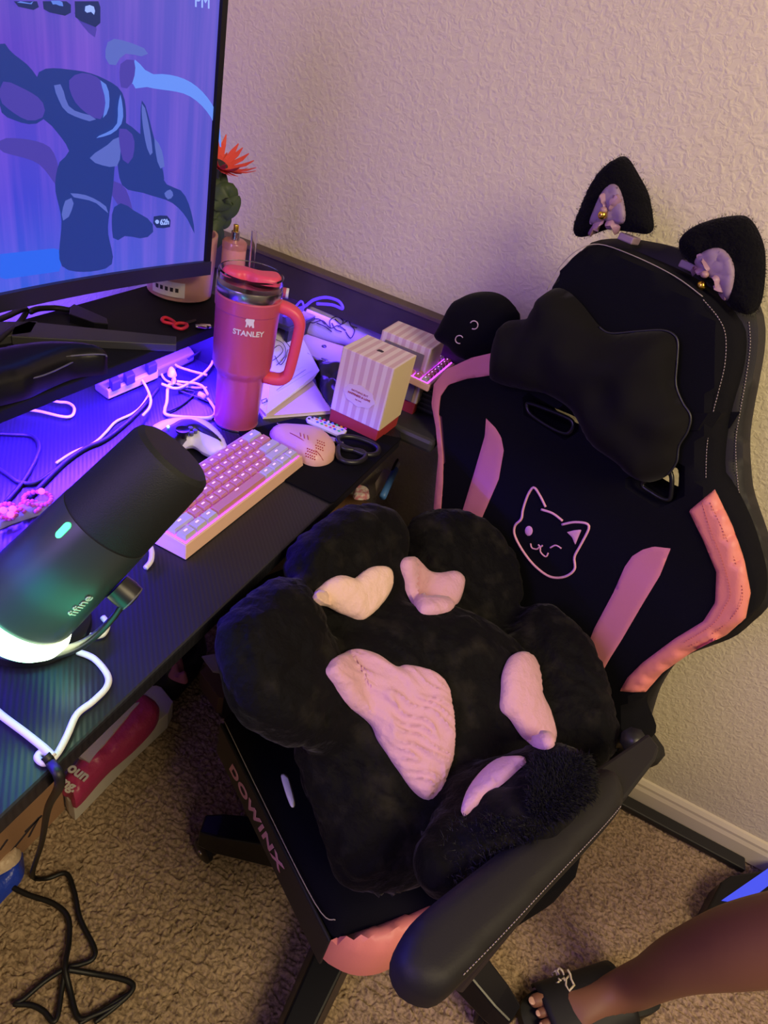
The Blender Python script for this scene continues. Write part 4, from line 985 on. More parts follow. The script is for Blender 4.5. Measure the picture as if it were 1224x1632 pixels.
# backrest shell: outline traced where the seams run, with two strap slots
R_seam = [(863, 478), (868, 460), (888, 424), (918, 396), (955, 389), (1010, 408), (1075, 439), (1121, 473), (1148, 506), (1160, 535), (1158, 580), (1148, 625), (1139, 658), (1130, 708), (1128, 764), (1139, 782),
          (1167, 838), (1185, 889), (1197, 944), (1190, 986), (1158, 1015), (1102, 1043), (1056, 1075), (1029, 1105), (1000, 1140), (960, 1210)]
L_seam = [(560, 1090), (600, 1000), (650, 930), (690, 850), (691, 805), (698, 727), (694, 681), (687, 644), (691, 612), (711, 589), (752, 570), (791, 560), (820, 530), (845, 505)]
BP = BK.poly(R_seam + L_seam)
slotL = BK.poly([(840, 646), (848, 644), (900, 664), (913, 674), (911, 686), (901, 691), (877, 681), (846, 660)])
slotR = BK.poly([(1012, 766), (1030, 758), (1069, 748), (1070, 790), (1062, 796), (1030, 782)])
def wing(a, b):
    # side wings wrap forward a little
    e = max(0, abs(a - .02) - .17); lo = max(0, 1 - max(0, b - .55) / .15) if b > .55 else 1
    return .9 * e * lo * .6
SH = .030
puff('backrest', BK.off(-.022), BP, .022, .012, .055, M['fabric'], chair, sp=.014, holes=[slotL, slotR], style='slab')
# side panel of leatherette around the back of the shell, slightly larger
SP = [(1181, 470), (1197, 506), (1199, 552), (1190, 610), (1182, 653), (1175, 704), (1177, 760), (1183, 800), (1208, 875), (1219, 935), (1214, 977), (1188, 1003), (1158, 1026), (1075, 1060), (1033, 1112), (1012, 1175), (985, 1230)]
SPL = [(560, 1095), (650, 935), (692, 850), (693, 805), (700, 727), (697, 681), (690, 644), (694, 612), (714, 591), (754, 572), (793, 562), (823, 532), (848, 503), (858, 478), (872, 450), (893, 420), (920, 393), (940, 381), (985, 378), (1035, 385), (1090, 402), (1140, 430)]
puff('backrest_shell', BK.off(-.085), BK.off(-.060).poly(SP + SPL), .012, .02, .035, M['leather'], chair, sp=.016, style='slab', holes=[BK.off(-.06).poly([(a + 4, b) for a, b in ((840, 646), (848, 644), (900, 664), (913, 674), (911, 686), (901, 691), (877, 681), (846, 660))]), BK.off(-.06).poly([(1012, 766), (1030, 758), (1069, 748), (1070, 790), (1062, 796), (1030, 782)])])
BT = BK.off(0)
def onback(P, c=.0): return [BK.P(*BK.px(a, b), c) for a, b in P]
bk_o = [c for c in chair.children if c.name == 'backrest'][0]; bkb = bvh(bk_o)
def cast(bv, a, b, lift=0.0, fall=None):
    if bv is None: return fall.P(*fall.px(a, b)), fall.n
    l, n, i, d = bv.ray_cast(CAM, ray(a, b).normalized())
    if l is None:
        q = (fall or BK).P(*(fall or BK).px(a, b)); return q, (fall or BK).n
    if n.dot(CAM - l) < 0: n = -n
    return l + n * lift, n
def patch(name, bv, px_, h, w, m, parent, spx=6, lift=.0008, nz=0.0, nsc=.08, smooth=True, sink=.004, fall=None, wr=None, fold=0.0):
    """an inflated piece of fabric sewn onto a surface"""
    V2, T, d = cdt(px_, spx, (), smooth); pr = prof(d / w); n = len(V2); top, bot = [], []
    for i in range(n):
        q, nn = cast(bv, *V2[i], 0.0, fall)
        if wr: nn = (nn + wr * 2).normalized() if wr.dot(nn) > 0 else wr
        k = h * pr[i] + lift + (noise.noise(Vector((V2[i][0] * nsc, V2[i][1] * nsc, .3))) * nz * pr[i] if nz else 0)
        if fold:
            x_, y_ = V2[i]; s_ = x_ * .5 - y_ * .87 + 14 * noise.noise(Vector((x_ * .02, y_ * .02, 1))); t_ = x_ * .87 + y_ * .5
            k += fold * pr[i] * (1 - abs(noise.noise(Vector((s_ * .075, t_ * .013, 2.2)))) * 2) ** 3
        top.append(q + nn * k); bot.append(q - nn * sink)
    V = top + bot; F = [tuple(t) for t in T] + [(t[0] + n, t[2] + n, t[1] + n) for t in T]; cnt = {}
    for t in T:
        for a, b in ((t[0], t[1]), (t[1], t[2]), (t[2], t[0])): cnt.setdefault((min(a, b), max(a, b)), []).append((a, b))
    for e in cnt.values():
        if len(e) == 1: a, b = e[0]; F.append((b, a, a + n, b + n))
    return sharp(mesh(name, V, F, m, parent), 60)
# pink pieces
tag(patch('wing_stripe', None, [(791, 561), (784, 598), (743, 604), (715, 613), (702, 632), (699, 658), (706, 727), (706, 768), (703, 808), (700, 860), (688, 860), (692, 805), (699, 727), (695, 681), (688, 644), (692, 612), (711, 589), (752, 570)], .002, 3, M['pink'], chair, 5, smooth=False, fall=BK.off(.0006), lift=.001, sink=.008), 'mauve pink stripe edging the left wing')
tag(patch('wing_stripe', bkb, [(1139, 780), (1167, 838), (1185, 889), (1196, 944), (1188, 984), (1158, 1011), (1102, 1039), (1056, 1071), (1029, 1102), (1008, 1103), (988, 1101), (1000, 1080), (1024, 1056), (1075, 1018), (1121, 990), (1140, 960), (1142, 912), (1121, 861), (1098, 814)], .003, 6, M['pinkleather'], chair, 5, smooth=False), 'coral pink leatherette piece edging the right wing')
tag(patch('centre_stripe', bkb, [(775, 667), (790, 682), (799, 697), (803, 718), (795, 764), (771, 819), (745, 880), (720, 880), (738, 812), (757, 750), (773, 695)], .0015, 3, M['pink'], chair, 5, smooth=False), 'pink stripe left of the cat face')
tag(patch('centre_stripe', bkb, [(1069, 874), (1052, 917), (1024, 963), (992, 1018), (973, 1048), (955, 1080), (925, 1060), (947, 1002), (978, 944), (996, 903), (1008, 886), (1024, 876), (1042, 871)], .0015, 3, M['pink'], chair, 5, smooth=False), 'pink stripe right of the cat face')
def line_on(name, bv, pts, r, m, parent, closed=False, k=5, lift=.0006, smoothpath=True):
    P = [cast(bv, a, b, lift)[0] for a, b in pts]
    return tube(name, P, r, m, parent, k=k, seg=6, closed=closed, smoothpath=smoothpath)
em = mat('pink_embroidery', (.74, .36, .42), .6)
for q in ([(870, 808), (860, 788), (851, 777), (842, 788), (834, 811), (831, 827), (821, 838), (821, 854), (835, 880), (854, 903), (877, 919), (900, 919), (916, 907), (916, 887), (927, 866), (939, 838), (918, 832), (896, 836)],
          [(863, 812), (881, 818), (897, 830)], [(877, 873), (886, 869), (895, 874)], [(846, 866), (848, 873), (856, 875), (861, 871), (862, 880), (870, 887), (874, 881)], [(858, 868), (862, 871), (865, 869)]):
    line_on('cat_outline' if len(q) > 6 else 'cat_feature', bkb, q, .0022 if len(q) > 8 or q[0][0] == 863 else .0014, em, bk_o)
patch('cat_eye', bkb, [(843 + 6 * math.cos(a), 846 + 8 * math.sin(a)) for a in np.linspace(0, 2 * PI, 14, endpoint=False)], .001, 2, em, bk_o, 3)
patch('cat_ear_fill', bkb, [(904, 848), (915, 845), (927, 844), (917, 868), (912, 856)], .001, 2, em, bk_o, 3, smooth=False)
# seams and stitching
line_on('seam', bkb, [(872, 462), (892, 426), (920, 399), (955, 392), (1010, 411), (1074, 442), (1118, 475)], .0007, M['stitch'], bk_o, lift=.0026)
def stitches(name, bv, pts, m, parent, n, ln=.0035, r=.0008):
    Q = crom([cast(bv, a, b, .0014)[0] for a, b in pts], 12); L = [0]
    for i in range(1, len(Q)): L.append(L[-1] + (Q[i] - Q[i - 1]).length)
    V, F = [], []
    for j in range(n):
        s = L[-1] * (j + .5) / n; i = max(1, next((k for k in range(len(L)) if L[k] >= s), len(L) - 1)); t = (Q[i] - Q[i - 1]).normalized(); c = Q[i - 1] + t * (s - L[i - 1])
        tube_geo([c - t * ln / 2, c + t * ln / 2], r, 5, False, V, F)
    return mesh(name, V, F, m, parent)
stitches('stitching', bkb, [(1119, 478), (1144, 508), (1155, 535), (1154, 580), (1144, 625), (1135, 658), (1126, 708), (1124, 762)], M['stitch'], bk_o, 60, .0026, .0006)
shb = bvh([c for c in chair.children if c.name == 'backrest_shell'][0])
stitches('zipper_teeth', shb, [(1193, 512), (1195, 552), (1187, 610), (1179, 653), (1172, 704), (1174, 760), (1180, 800), (1192, 840)], M['stitch'], chair, 70, .002, .0008)
wb = bvh([c for c in chair.children if c.name.startswith('wing_stripe')][1])
for off in ((-7, 2), (-26, 8)):
    stitches('stitching', wb, [(1135 + off[0] * .6, 800), (1160 + off[0], 848), (1178 + off[0], 895), (1190 + off[0], 944), (1181 + off[0], 975 + off[1] * -1), (1150 + off[0] * .6, 1004 - off[1]), (1100 + off[0] * .4, 1032 - off[1])], mat('coral_thread', (.55, .14, .11), .7), [c for c in chair.children if c.name.startswith('wing_stripe')][1], 55, .0025, .0005)
# strap slot trims
for P in ([(840, 646), (848, 644), (900, 664), (913, 674), (911, 686), (901, 691), (877, 681), (846, 660)],):
    tube('slot_trim', [cast(bkb, a, b, .0)[0] if False else BK.P(*BK.px(a, b), .0) for a, b in P], .0035, M['gloss'], chair, closed=True)
tube('slot_trim', [BK.P(*BK.px(a, b), .0) for a, b in ((1024, 770), (1066, 750), (1069, 790), (1060, 796), (1040, 786))], .0035, M['gloss'], chair, closed=True)

# seat
A = at(350, 1130, .52); B = at(537, 1497, .52); sd = (B - A); sd.z = 0; sl = sd.length; sr = sd.normalized(); sbk = Vector((-sr.y, sr.x, 0))
SF_ = Fr(A, sr, sbk)
seat_poly = [(.012, .004), (.0, .03), (.0, .30), (.03, .47), (.40, .47), (sl + .10, .35), (sl + .09, .20), (sl + .015, .07), (sl - .005, .003)]
so_ = puff('seat', SF_.off(-.012), seat_poly, .02, .03, .085, M['fabric'], chair, sp=.016, style='slab', smooth=False)
FF = Fr(SF_.P(0, -.0005, -.055), sr, (0, 0, 1))
fpan = boxf('front_panel', FF, .012, sl - .006, -.040, .036, -.002, .0035, M['leather'], chair, w=.003)
text('brand_text', 'DOWINX', Fr(FF.P(.150, -.004, .0038), sr, (0, 0, 1)), 0.033, mat('pink_print', (.62, .28, .38), .5), fpan, shear=.25, sx=1.12, space=1.15, bold=.0012)
tube('seam', [SF_.P(.02, .0, -.006), SF_.P(.15, -.002, -.006), SF_.P(sl - .05, -.002, -.006), SF_.P(sl - .02, .01, -.002)], .0007, M['stitch'], chair)
z_ = .50
bl = [(532, 1488), (560, 1478), (600, 1465), (640, 1450), (672, 1435), (700, 1430), (700, 1500), (668, 1496), (630, 1512), (600, 1517), (572, 1512), (548, 1500)]
bf = flat(.505)
tag(puff('seat_bolster', bf, [(at(a, b, .525).x, at(a, b, .525).y) for a, b in bl], .030, .04, .06, M['pinkleather'], chair, sp=.01, style='slab'), 'coral pink corner piece of the seat')
puff('bolster_trim', flat(.442), [(at(a, b + 4, .45).x, at(a, b + 4, .45).y) for a, b in bl], .03, .02, .012, M['black'], chair, sp=.012, style='slab')
# armrests
AZ = .79
armP = [(905, 1262), (940, 1232), (962, 1218), (985, 1222), (1000, 1245), (996, 1280), (960, 1325), (880, 1410), (800, 1497), (740, 1558), (712, 1580), (688, 1583), (655, 1567), (638, 1540), (636, 1510), (655, 1470), (700, 1428), (780, 1366), (860, 1304)]
lk = [(940, 1232), (1034, 1167), (1052, 1190), (1046, 1210), (1000, 1270), (975, 1290)]
armz = flat(AZ - .012)
ap = [(at(a, b, AZ).x, at(a, b, AZ).y) for a, b in armP]
puff('armrest_pad', armz, ap, .014, .018, .024, M['leather'], chair, sp=.009, style='slab')
prism('armrest_link', armz.off(-.012), [(at(a, b, AZ - .012).x, at(a, b, AZ - .012).y) for a, b in lk], -.022, .012, M['leather'], chair, w=.004)
arb = bvh([c for c in chair.children if c.name == 'armrest_pad'][0])
stitches('stitching', arb, [(988, 1284), (955, 1322), (876, 1406), (796, 1492), (736, 1553)], M['stitch'], chair, 70, .0025, .0005)
def arm_support(c, sgn):
    p0 = Vector((c.x, c.y, AZ - .03)); p1 = Vector((c.x, c.y, .44)); box_ = prism('armrest_support', flat(0), [(c.x - .03, c.y - .022), (c.x + .03, c.y - .022), (c.x + .03, c.y + .022), (c.x - .03, c.y + .022)], .44, AZ - .035, M['black'], chair, w=.006)
ac = at(800, 1400, AZ); ac = Vector((.135, .44, 0)); arm_support(ac, 1)
tube('back_hinge', [at(1010, 1180, .72), at(990, 1200, .60), SF_.P(sl + .05, .40, -.05)], .018, M['black'], chair)
# left armrest, mostly under the paw cushion
lc = CO + cr2 * -.262 + cf * .10; lfz = Fr((lc.x, lc.y, .70), cf, cr2)
prism('armrest_pad', lfz, [(-.17, -.04), (-.18, 0), (-.17, .04), (.11, .045), (.13, 0), (.11, -.045)], -.03, 0, M['leather'], chair, w=.008)
prism('armrest_support', flat(0), [(lc.x - .02, lc.y - .02), (lc.x + .02, lc.y - .02), (lc.x + .02, lc.y + .02), (lc.x - .02, lc.y + .02)], .44, .672, M['black'], chair, w=.005)
# base
lathe('gas_lift', Fr(CO, (1, 0, 0), (0, 1, 0)), [(.030, .06), (.030, .20), (.022, .205), (.022, .36), (.016, .362), (.016, .43)], M['black'], chair, 28)
lathe('hub', Fr(CO, (1, 0, 0), (0, 1, 0)), [(.045, .075), (.055, .09), (.055, .13), (.040, .145), (.030, .145)], M['black'], chair, 32)
prism('tilt_mechanism', flat(0), [(CO.x - .10, CO.y - .08), (CO.x + .10, CO.y - .08), (CO.x + .10, CO.y + .08), (CO.x - .10, CO.y + .08)], .385, .44, M['dgrey'], chair, w=.01)
for k in range(5):
    a = math.radians(199 + 72 * k); d = Vector((math.cos(a), math.sin(a), 0)); s = Vector((-d.y, d.x, 0)); Lg = .335
    V = []
    for (r, w, z0, z1) in ((.035, .046, .085, .150), (.20, .040, .068, .130), (.315, .034, .060, .108), (.350, .026, .060, .100)):
        c = CO + d * r
        for ww, z in ((-w, z0), (w, z0), (w * .70, z1), (-w * .70, z1)): V.append(c + s * ww + Vector((0, 0, z)))
    F = [(0, 1, 2, 3), (15, 14, 13, 12)] + [(i * 4 + j, i * 4 + (j + 1) % 4, i * 4 + 4 + (j + 1) % 4, i * 4 + 4 + j) for i in range(3) for j in range(4)]
    lg = bev(mesh('base_leg', V, F, M['gloss'], chair, smooth=False), .004)
    c = CO + d * .325; aa = a + (.9, -.6, .3, 1.4, .5)[k]; w_ = Vector((math.cos(aa), math.sin(aa), 0))
    ca = mesh('caster', *tube_geo([c + Vector((0, 0, .045)), c + Vector((0, 0, .070))], .010, 12), M['black'], lg)
    ca2 = mesh('caster_hood', *tube_geo([c - w_ * .011 + Vector((0, 0, .034)), c + w_ * .011 + Vector((0, 0, .034))], .024, 20), M['gloss'], lg)
    for sg in (-1, 1):
        f = Fr(c + w_ * sg * .013 + Vector((0, 0, .027)), Vector((0, 0, 1)), (w_ * sg).cross(Vector((0, 0, 1))))
        lathe('caster_wheel', f, [(.021, 0), (.0265, .002), (.0265, .012), (.020, .015), (.0001, .015)], M['gloss'], lg, 28)
        lathe('wheel_cap', f.off(.015), [(.006, 0), (.005, .002), (.0001, .002)], M['steel'], lg, 14)

# neck pillow strapped round the backrest
nb = BK.off(.012)
pl = thing('neck_pillow', 'soft black crown-shaped neck pillow strapped to the upper backrest', 'pillow', BK.P(.0, .60, .03))
NP = [(800, 520), (812, 511), (842, 507), (856, 488), (866, 470), (886, 459), (905, 464), (925, 482), (942, 503), (957, 521), (975, 531), (995, 531), (1017, 528), (1055, 526), (1074, 532), (1082, 545), (1081, 575), (1079, 612), (1089, 640), (1102, 662), (1098, 686), (1084, 710), (1080, 736), (1066, 756), (1044, 767), (1022, 766),
      (988, 740), (945, 705), (925, 668), (905, 645), (872, 628), (838, 622), (803, 614), (788, 604), (788, 580), (792, 545)]
def npv(a, b): return 0.0
puff('pillow_body', nb, nb.poly(NP), .050, .060, .006, M['plushfine'] if False else mat('black_satin', (.0045, .004, .004), .85, sheen=.04, spec=.15), pl, sp=.0075, nz=.012, nsc=20)
tube('piping', [nb.P(*nb.px(a, b), .004) for a, b in ((957, 521), (975, 531), (1017, 528), (1055, 526), (1074, 532), (1082, 545), (1081, 575), (1079, 612), (1089, 640), (1102, 662), (1098, 686), (1084, 710), (1080, 736), (1066, 756))], .0016, M['black'], pl)
st = [cast(bkb, a, b, .002)[0] for a, b in ((1090, 672), (1120, 672), (1138, 671))] + [cast(shb, a, b, .003)[0] for a, b in ((1156, 670), (1172, 669))]
V = []; 
for q in st: V += [q + cup * .013, q - cup * .013]
so2 = mesh('strap', V, [(2 * i, 2 * i + 1, 2 * i + 3, 2 * i + 2) for i in range(len(st) - 1)], M['fabric'], pl, smooth=False); m_ = so2.modifiers.new('t', 'SOLIDIFY'); m_.thickness = .003; m_.offset = 0

# plush cat ears clipped on top
fur = mat('black_fur', (.004, .004, .005), .95, sheen=.03, bump=(260, .9, .003, 4), spec=.1)
def ear(label, outer, inner, bow, bell, ribbons, clipb, fr):
    t = thing('cat_ear', label, 'plush ear', fr.P(*fr.px(*bell)), 'clip-on plush ears')
    o = puff('ear_fur', fr, fr.poly(outer), .022, .026, .020, fur, t, sp=.005, nz=.003, nsc=120)
    # short fur: many thin fibres grown on the ear, kept as one stuff part
    me = o.data; V, F = [], []
    nv = len(me.vertices)
    for k in range(2600):
        v = me.vertices[int(rng.integers(nv))]; n = v.normal; p_ = v.co + Vector(rng.normal(size=3)) * .0015
        d = (n + Vector(rng.normal(size=3)) * .45).normalized(); sdv = d.orthogonal().normalized() * .00035; i = len(V); L = .0042 * rng.uniform(.5, 1)
        V += [p_ - sdv, p_ + sdv, p_ + d * L]; F.append((i, i + 1, i + 2))
    fb_ = mesh('fur_fibres', V, F, fur, t, smooth=False); tag(fb_, kind='stuff')
    bv = bvh(o)
    patch('inner_ear', bv, inner, .004, 8, M['lilac'], t, 4, fall=fr.off(.02))
    for L in ribbons: patch('bow_ribbon', bv, L, .007, 4, mat('mauve_ribbon', (.36, .21, .27), .45), t, 4, lift=.004, fall=fr.off(.02), smooth=False)
    q, n = cast(bv, *bell, .011, fr.off(.02)); ball('bell', q, .0062, M['gold'], t, seg=24)
    q2, n2 = cast(bv, *bow, .010, fr.off(.02)); ball('bow_knot', q2, .0055, mat('knot_ribbon', (.38, .22, .22), .45), t, (1, 1, .8))
    slab_ = prism('clip', fr, [(fr.px(*clipb)[0] + a, fr.px(*clipb)[1] + b) for a, b in ((-.012, -.006), (.012, -.006), (.012, .004), (-.012, .004))], -.02, .006, M['lilac'], t, w=.002)
    return t
EF = BK.off(-.045)
ear('black plush cat ear with lilac bow and bell, upright on the chair top', [(915, 372), (920, 348), (935, 310), (952, 280), (972, 260), (990, 249), (1003, 254), (1019, 280), (1034, 309), (1040, 341), (1042, 364), (1032, 373), (1012, 371), (990, 368), (968, 366), (945, 374), (926, 378)],
    [(940, 357), (948, 330), (961, 304), (977, 293), (988, 302), (995, 325), (997, 346), (991, 357), (966, 352)], (968, 335), (967, 344),
    [[(964, 350), (950, 352), (937, 370), (942, 372), (950, 366), (963, 354)], [(968, 350), (978, 350), (990, 362), (988, 368), (978, 362), (966, 354)], [(966, 338), (955, 316), (966, 306), (972, 330)], [(969, 336), (978, 312), (988, 308), (991, 322), (975, 338)]], (1000, 379), EF)
ER = EF
ear('black plush cat ear with lilac bow and bell, leaning outward at the chair corner', [(1083, 399), (1084, 380), (1104, 362), (1138, 349), (1178, 343), (1196, 349), (1211, 372), (1220, 404), (1219, 452), (1212, 486), (1197, 501), (1178, 498), (1160, 488), (1150, 470), (1128, 450), (1112, 430), (1094, 414)],
    [(1107, 418), (1122, 401), (1144, 395), (1160, 404), (1170, 425), (1169, 452), (1159, 479), (1150, 462), (1144, 448), (1125, 438)], (1132, 434), (1118, 455),
    [[(1131, 432), (1112, 408), (1118, 404), (1136, 428)], [(1134, 436), (1148, 440), (1160, 478), (1152, 470), (1142, 450)], [(1130, 436), (1104, 432), (1106, 422), (1124, 426)]], (1098, 423), ER)

# round black plush with two pale crescent eyes, wedged behind the shoulder of the backrest
gf_ = BK.off(-.03)
gh = thing('black_plush_toy', 'round black plush toy with two crescent eyes peeking over the left shoulder of the chair', 'plush toy', BK.P(-.23, .60, -.03))
GP = [(699, 534), (706, 520), (716, 501), (726, 483), (742, 471), (765, 465), (789, 466), (808, 475), (822, 491), (827, 501), (826, 520), (818, 545), (796, 562), (772, 571), (753, 575), (741, 573), (730, 565), (722, 556), (706, 547)]
gb = puff('toy_body', gf_, gf_.poly(GP), .045, .050, .03, mat('plush_black_smooth', (.003, .003, .005), .95, sheen=.03, spec=.1), gh, sp=.007)
gbv = bvh(gb)
for c, r, a0_, a1_ in (((755.5, 518), 6.5, -2.6, 2.0), ((732.5, 541), 6.3, -.5, -4.9)):
    line_on('crescent_eye', gbv, [(c[0] + r * math.cos(a), c[1] + r * math.sin(a)) for a in np.linspace(a0_, a1_, 9)], .0010, mat('eye_thread', (.60, .45, .50), .6), gh)

# ------------------------------------------------------------------ paw cushion
paw = thing('paw_cushion', 'large black plush paw-shaped seat cushion with pink heart pads, filling the chair', 'cushion', (-.03, .60, .54))
lobes = [
    ([(455, 905), (466, 862), (503, 828), (553, 799), (597, 797), (630, 812), (643, 842), (646, 900), (645, 980), (610, 1035), (555, 1045), (500, 1005), (468, 950)], [(500, 860, .865), (630, 830, .84), (560, 1030, .74)], .042, .05),
    ([(637, 850), (656, 818), (691, 807), (736, 810), (776, 831), (809, 868), (828, 910), (830, 960), (808, 1010), (750, 1050), (690, 1050), (645, 1010), (632, 920)], [(660, 820, .80), (800, 860, .76), (720, 1040, .67)], .045, .05),
    ([(815, 990), (838, 964), (872, 960), (922, 990), (957, 1034), (980, 1096), (994, 1152), (991, 1200), (962, 1233), (905, 1240), (840, 1205), (785, 1160), (768, 1090), (780, 1020)], [(860, 965, .74), (980, 1120, .71), (800, 1150, .65)], .045, .06),
    ([(340, 1008), (345, 985), (364, 963), (412, 925), (452, 910), (492, 940), (520, 1000), (535, 1062), (570, 1122), (598, 1165), (558, 1190), (500, 1203), (430, 1192), (374, 1143), (347, 1078)], [(345, 1010, .865), (470, 930, .85), (560, 1190, .71)], .045, .06),
    ([(944, 1205), (944, 1232), (922, 1268), (873, 1322), (811, 1352), (758, 1382), (700, 1420), (660, 1420), (655, 1370), (690, 1310), (735, 1250), (800, 1215), (870, 1190), (920, 1190)], [(930, 1220, .81), (700, 1410, .74), (720, 1290, .70)], .030, .04),
    ([(500, 1000), (600, 960), (720, 960), (810, 1010), (860, 1100), (870, 1200), (820, 1280), (760, 1350), (700, 1405), (640, 1432), (580, 1436), (535, 1418), (502, 1335), (462, 1215), (450, 1120)], [(530, 1440, .60), (850, 1150, .665), (600, 980, .775)], .065, .12),
]
parts = []
for i, (px_, pl3, h, w) in enumerate(lobes):
    f = plane3(*pl3); parts.append(puff('lobe_part', f, f.poly(px_), h, w, .045, M['plush'], None, sp=.012))
V, F = [], []
for o in parts:
    k = len(V); V += [v.co.copy() for v in o.data.vertices]; F += [tuple(i + k for i in p_.vertices) for p_ in o.data.polygons]
for o in parts: bpy.data.objects.remove(o)
body = mesh('cushion_body', V, F, M['plush'], paw)
m_ = body.modifiers.new('r', 'REMESH'); m_.mode = 'VOXEL'; m_.voxel_size = .0065
m_ = body.modifiers.new('s', 'SMOOTH'); m_.iterations = 22; m_.factor = .6
bpy.context.view_layer.update(); apply(body)
pb = bvh(body)
for v in body.data.vertices:
    c = v.co; w_ = c + Vector((noise.noise(c * 9), noise.noise(c * 9 + Vector((7, 0, 0))), 0)) * .05
    n_ = noise.noise(c * 14) * .5 - (1 - abs(noise.noise(Vector((w_.x * 14, w_.y * 34, w_.z * 20))))) ** 6 * .55 - .25 + noise.noise(Vector((w_.x * 45, w_.y * 70, w_.z * 50))) * .3
    v.co = c + v.normal * n_ * .0095
body.data.update()
body.data.polygons.foreach_set('use_smooth', [True] * len(body.data.polygons))
h1 = [(502, 949), (519, 929), (544, 917), (566, 922), (577, 915), (589, 906), (603, 902), (618, 904), (625, 914), (623, 938), (606, 966), (590, 980), (575, 986), (544, 978), (516, 963)]
h2 = [(640, 907), (642, 894), (650, 888), (663, 888), (674, 899), (685, 910), (700, 913), (725, 910), (738, 918), (740, 930), (733, 955), (722, 968), (708, 974), (682, 978), (667, 971), (651, 943)]
hb = [(523, 1073), (528, 1058), (540, 1045), (567, 1035), (601, 1043), (630, 1062), (645, 1060), (668, 1063), (696, 1073), (714, 1094), (719, 1120), (723, 1146), (723, 1197), (713, 1237), (700, 1260), (688, 1272), (672, 1271), (646, 1245), (606, 1186), (592, 1155), (560, 1125), (542, 1100)]
h3 = [(829, 1039), (842, 1042), (853, 1054), (860, 1073), (863, 1107), (872, 1125), (880, 1141), (887, 1169), (881, 1185), (862, 1190), (837, 1177), (815, 1146), (800, 1130), (801, 1100), (803, 1073), (814, 1047)]
h4 = [(837, 1209), (815, 1207), (790, 1213), (764, 1235), (744, 1265), (736, 1296), (750, 1287), (775, 1262), (800, 1244), (822, 1224)]
tag(patch('toe_pad', pb, h1, .009, 26, M['warmlitplush'], paw, 5, lift=.002, nz=.0012, nsc=.07), 'heart pad with warmer light painted in as a cream tint')
tag(patch('toe_pad', pb, h2, .010, 26, M['pinkplush'], paw, 5, lift=.002, nz=.0012, nsc=.07), 'lilac pink heart pad')
patch('palm_pad', pb, hb, .012, 36, M['pinkplush'], paw, 3.5, lift=.002, nz=.003, nsc=.03, fold=.0050)
tag(patch('toe_pad', pb, h3, .010, 24, M['pinkplush'], paw, 5, lift=.002, nz=.0012, nsc=.07), 'long lilac pink pad')
tag(patch('toe_pad', pb, h4, .005, 18, M['pinkplush'], paw, 5, lift=.002, nz=.0008, nsc=.07), 'thin crescent-shaped pink pad')
tag(puff('care_label', Fr(at(460, 1260, .60), at(464, 1275, .60) - at(460, 1260, .60), at(470, 1262, .60) - at(460, 1260, .60)), [(-.022, -.005), (.020, -.003), (.018, .004), (-.018, .004)], .001, .003, .001, M['cable'], paw, sp=.003), 'small pale care label')
# tuft of long fur on the arm-side toe
V, F = [], []
cnt_ = 0
for k in range(9000):
    a = rng.uniform(640, 950); b = rng.uniform(1190, 1400)
    if k % 2: a = rng.uniform(850, 945); b = rng.uniform(1195, 1300)
    l, n, i, d = pb.ray_cast(CAM, ray(a, b).normalized())
    if l is None or (b - 1300) > (900 - a) * .8 or b < 1205 or (a < 840 and b < 1300) or rng.uniform() > (a - 700) / 200: continue
    if min(dist(np.array([[a, b]]), h4)) < 6 or inside(np.array([[a, b]]), np.array(h4))[0]: continue
    for z in range(3):
        dr2 = (n + Vector(rng.normal(size=3)) * .6).normalized(); L = rng.uniform(.004, .011); sv_ = dr2.orthogonal().normalized() * .00035
        i = len(V); p_ = l + Vector(rng.normal(size=3)) * .001; V += [p_ - sv_, p_ + sv_, p_ + dr2 * L * .6 + sv_ * .5, p_ + dr2 * L + Vector((0, 0, -.002))]; F.append((i, i + 1, i + 2, i + 3))
tag(mesh('fur_tuft', V, F, mat('tuft_fur', (.010, .010, .011), .6), paw, smooth=False), kind='stuff')
# ------------------------------------------------------------------ black device and second keyboard on the side table
dv = thing('black_printer', 'black ribbed-side machine by the wall, behind the rear striped box', 'printer', (-.24, 1.15, DZ))
box('body', -.335, -.130, 1.115, 1.210, DZ - .002, .905, M['black'], dv, w=.006)
for k in range(6): box('side_rib', -.3358 - .0, -.335 + .0, 1.12, 1.205, DZ + .006 + k * .009, DZ + .010 + k * .009, M['grey'], dv)
for k in range(5): box('front_rib', -.33, -.20, 1.1120, 1.116, DZ + .008 + k * .010, DZ + .012 + k * .010, M['dgrey'], dv)
lap = thing('keyboard', 'second keyboard glowing magenta and violet, beside the round black plush toy', 'keyboard', (-.30, 1.16, .91))
K2 = flat(.906); KQ = [K2.px(*p_) for p_ in ((686, 604), (699, 540), (735, 556), (760, 600))]
c0 = at(716, 584, .915); c0.y = min(c0.y + .045, 1.155); 
LF2 = Fr((c0.x + .004, c0.y - .085, .9055), (0, 1, 0), (-1, 0, .05))
tag(boxf('case', LF2, 0, .14, -.002, .085, 0, .014, M['kbcase'], lap, w=.002), None)
boxf('backlit_plate', LF2, .003, .137, .004, .081, .0142, .0146, M['backlight'], lap)
for r_ in range(5):
    for i in range(8):
        o = bpy.data.objects.new('keycap', keycap(1, 'p' if (i + r_) % 4 else 'w', 0)); link(o, lap)
        MM = Matrix(((LF2.u.x, LF2.v.x, LF2.n.x), (LF2.u.y, LF2.v.y, LF2.n.y), (LF2.u.z, LF2.v.z, LF2.n.z))).to_4x4()
        o.matrix_basis = Matrix.Translation(LF2.P(.010 + i * .0168, .012 + r_ * .0155, .0148)) @ MM @ Matrix.Diagonal((.85, .85, .7, 1))

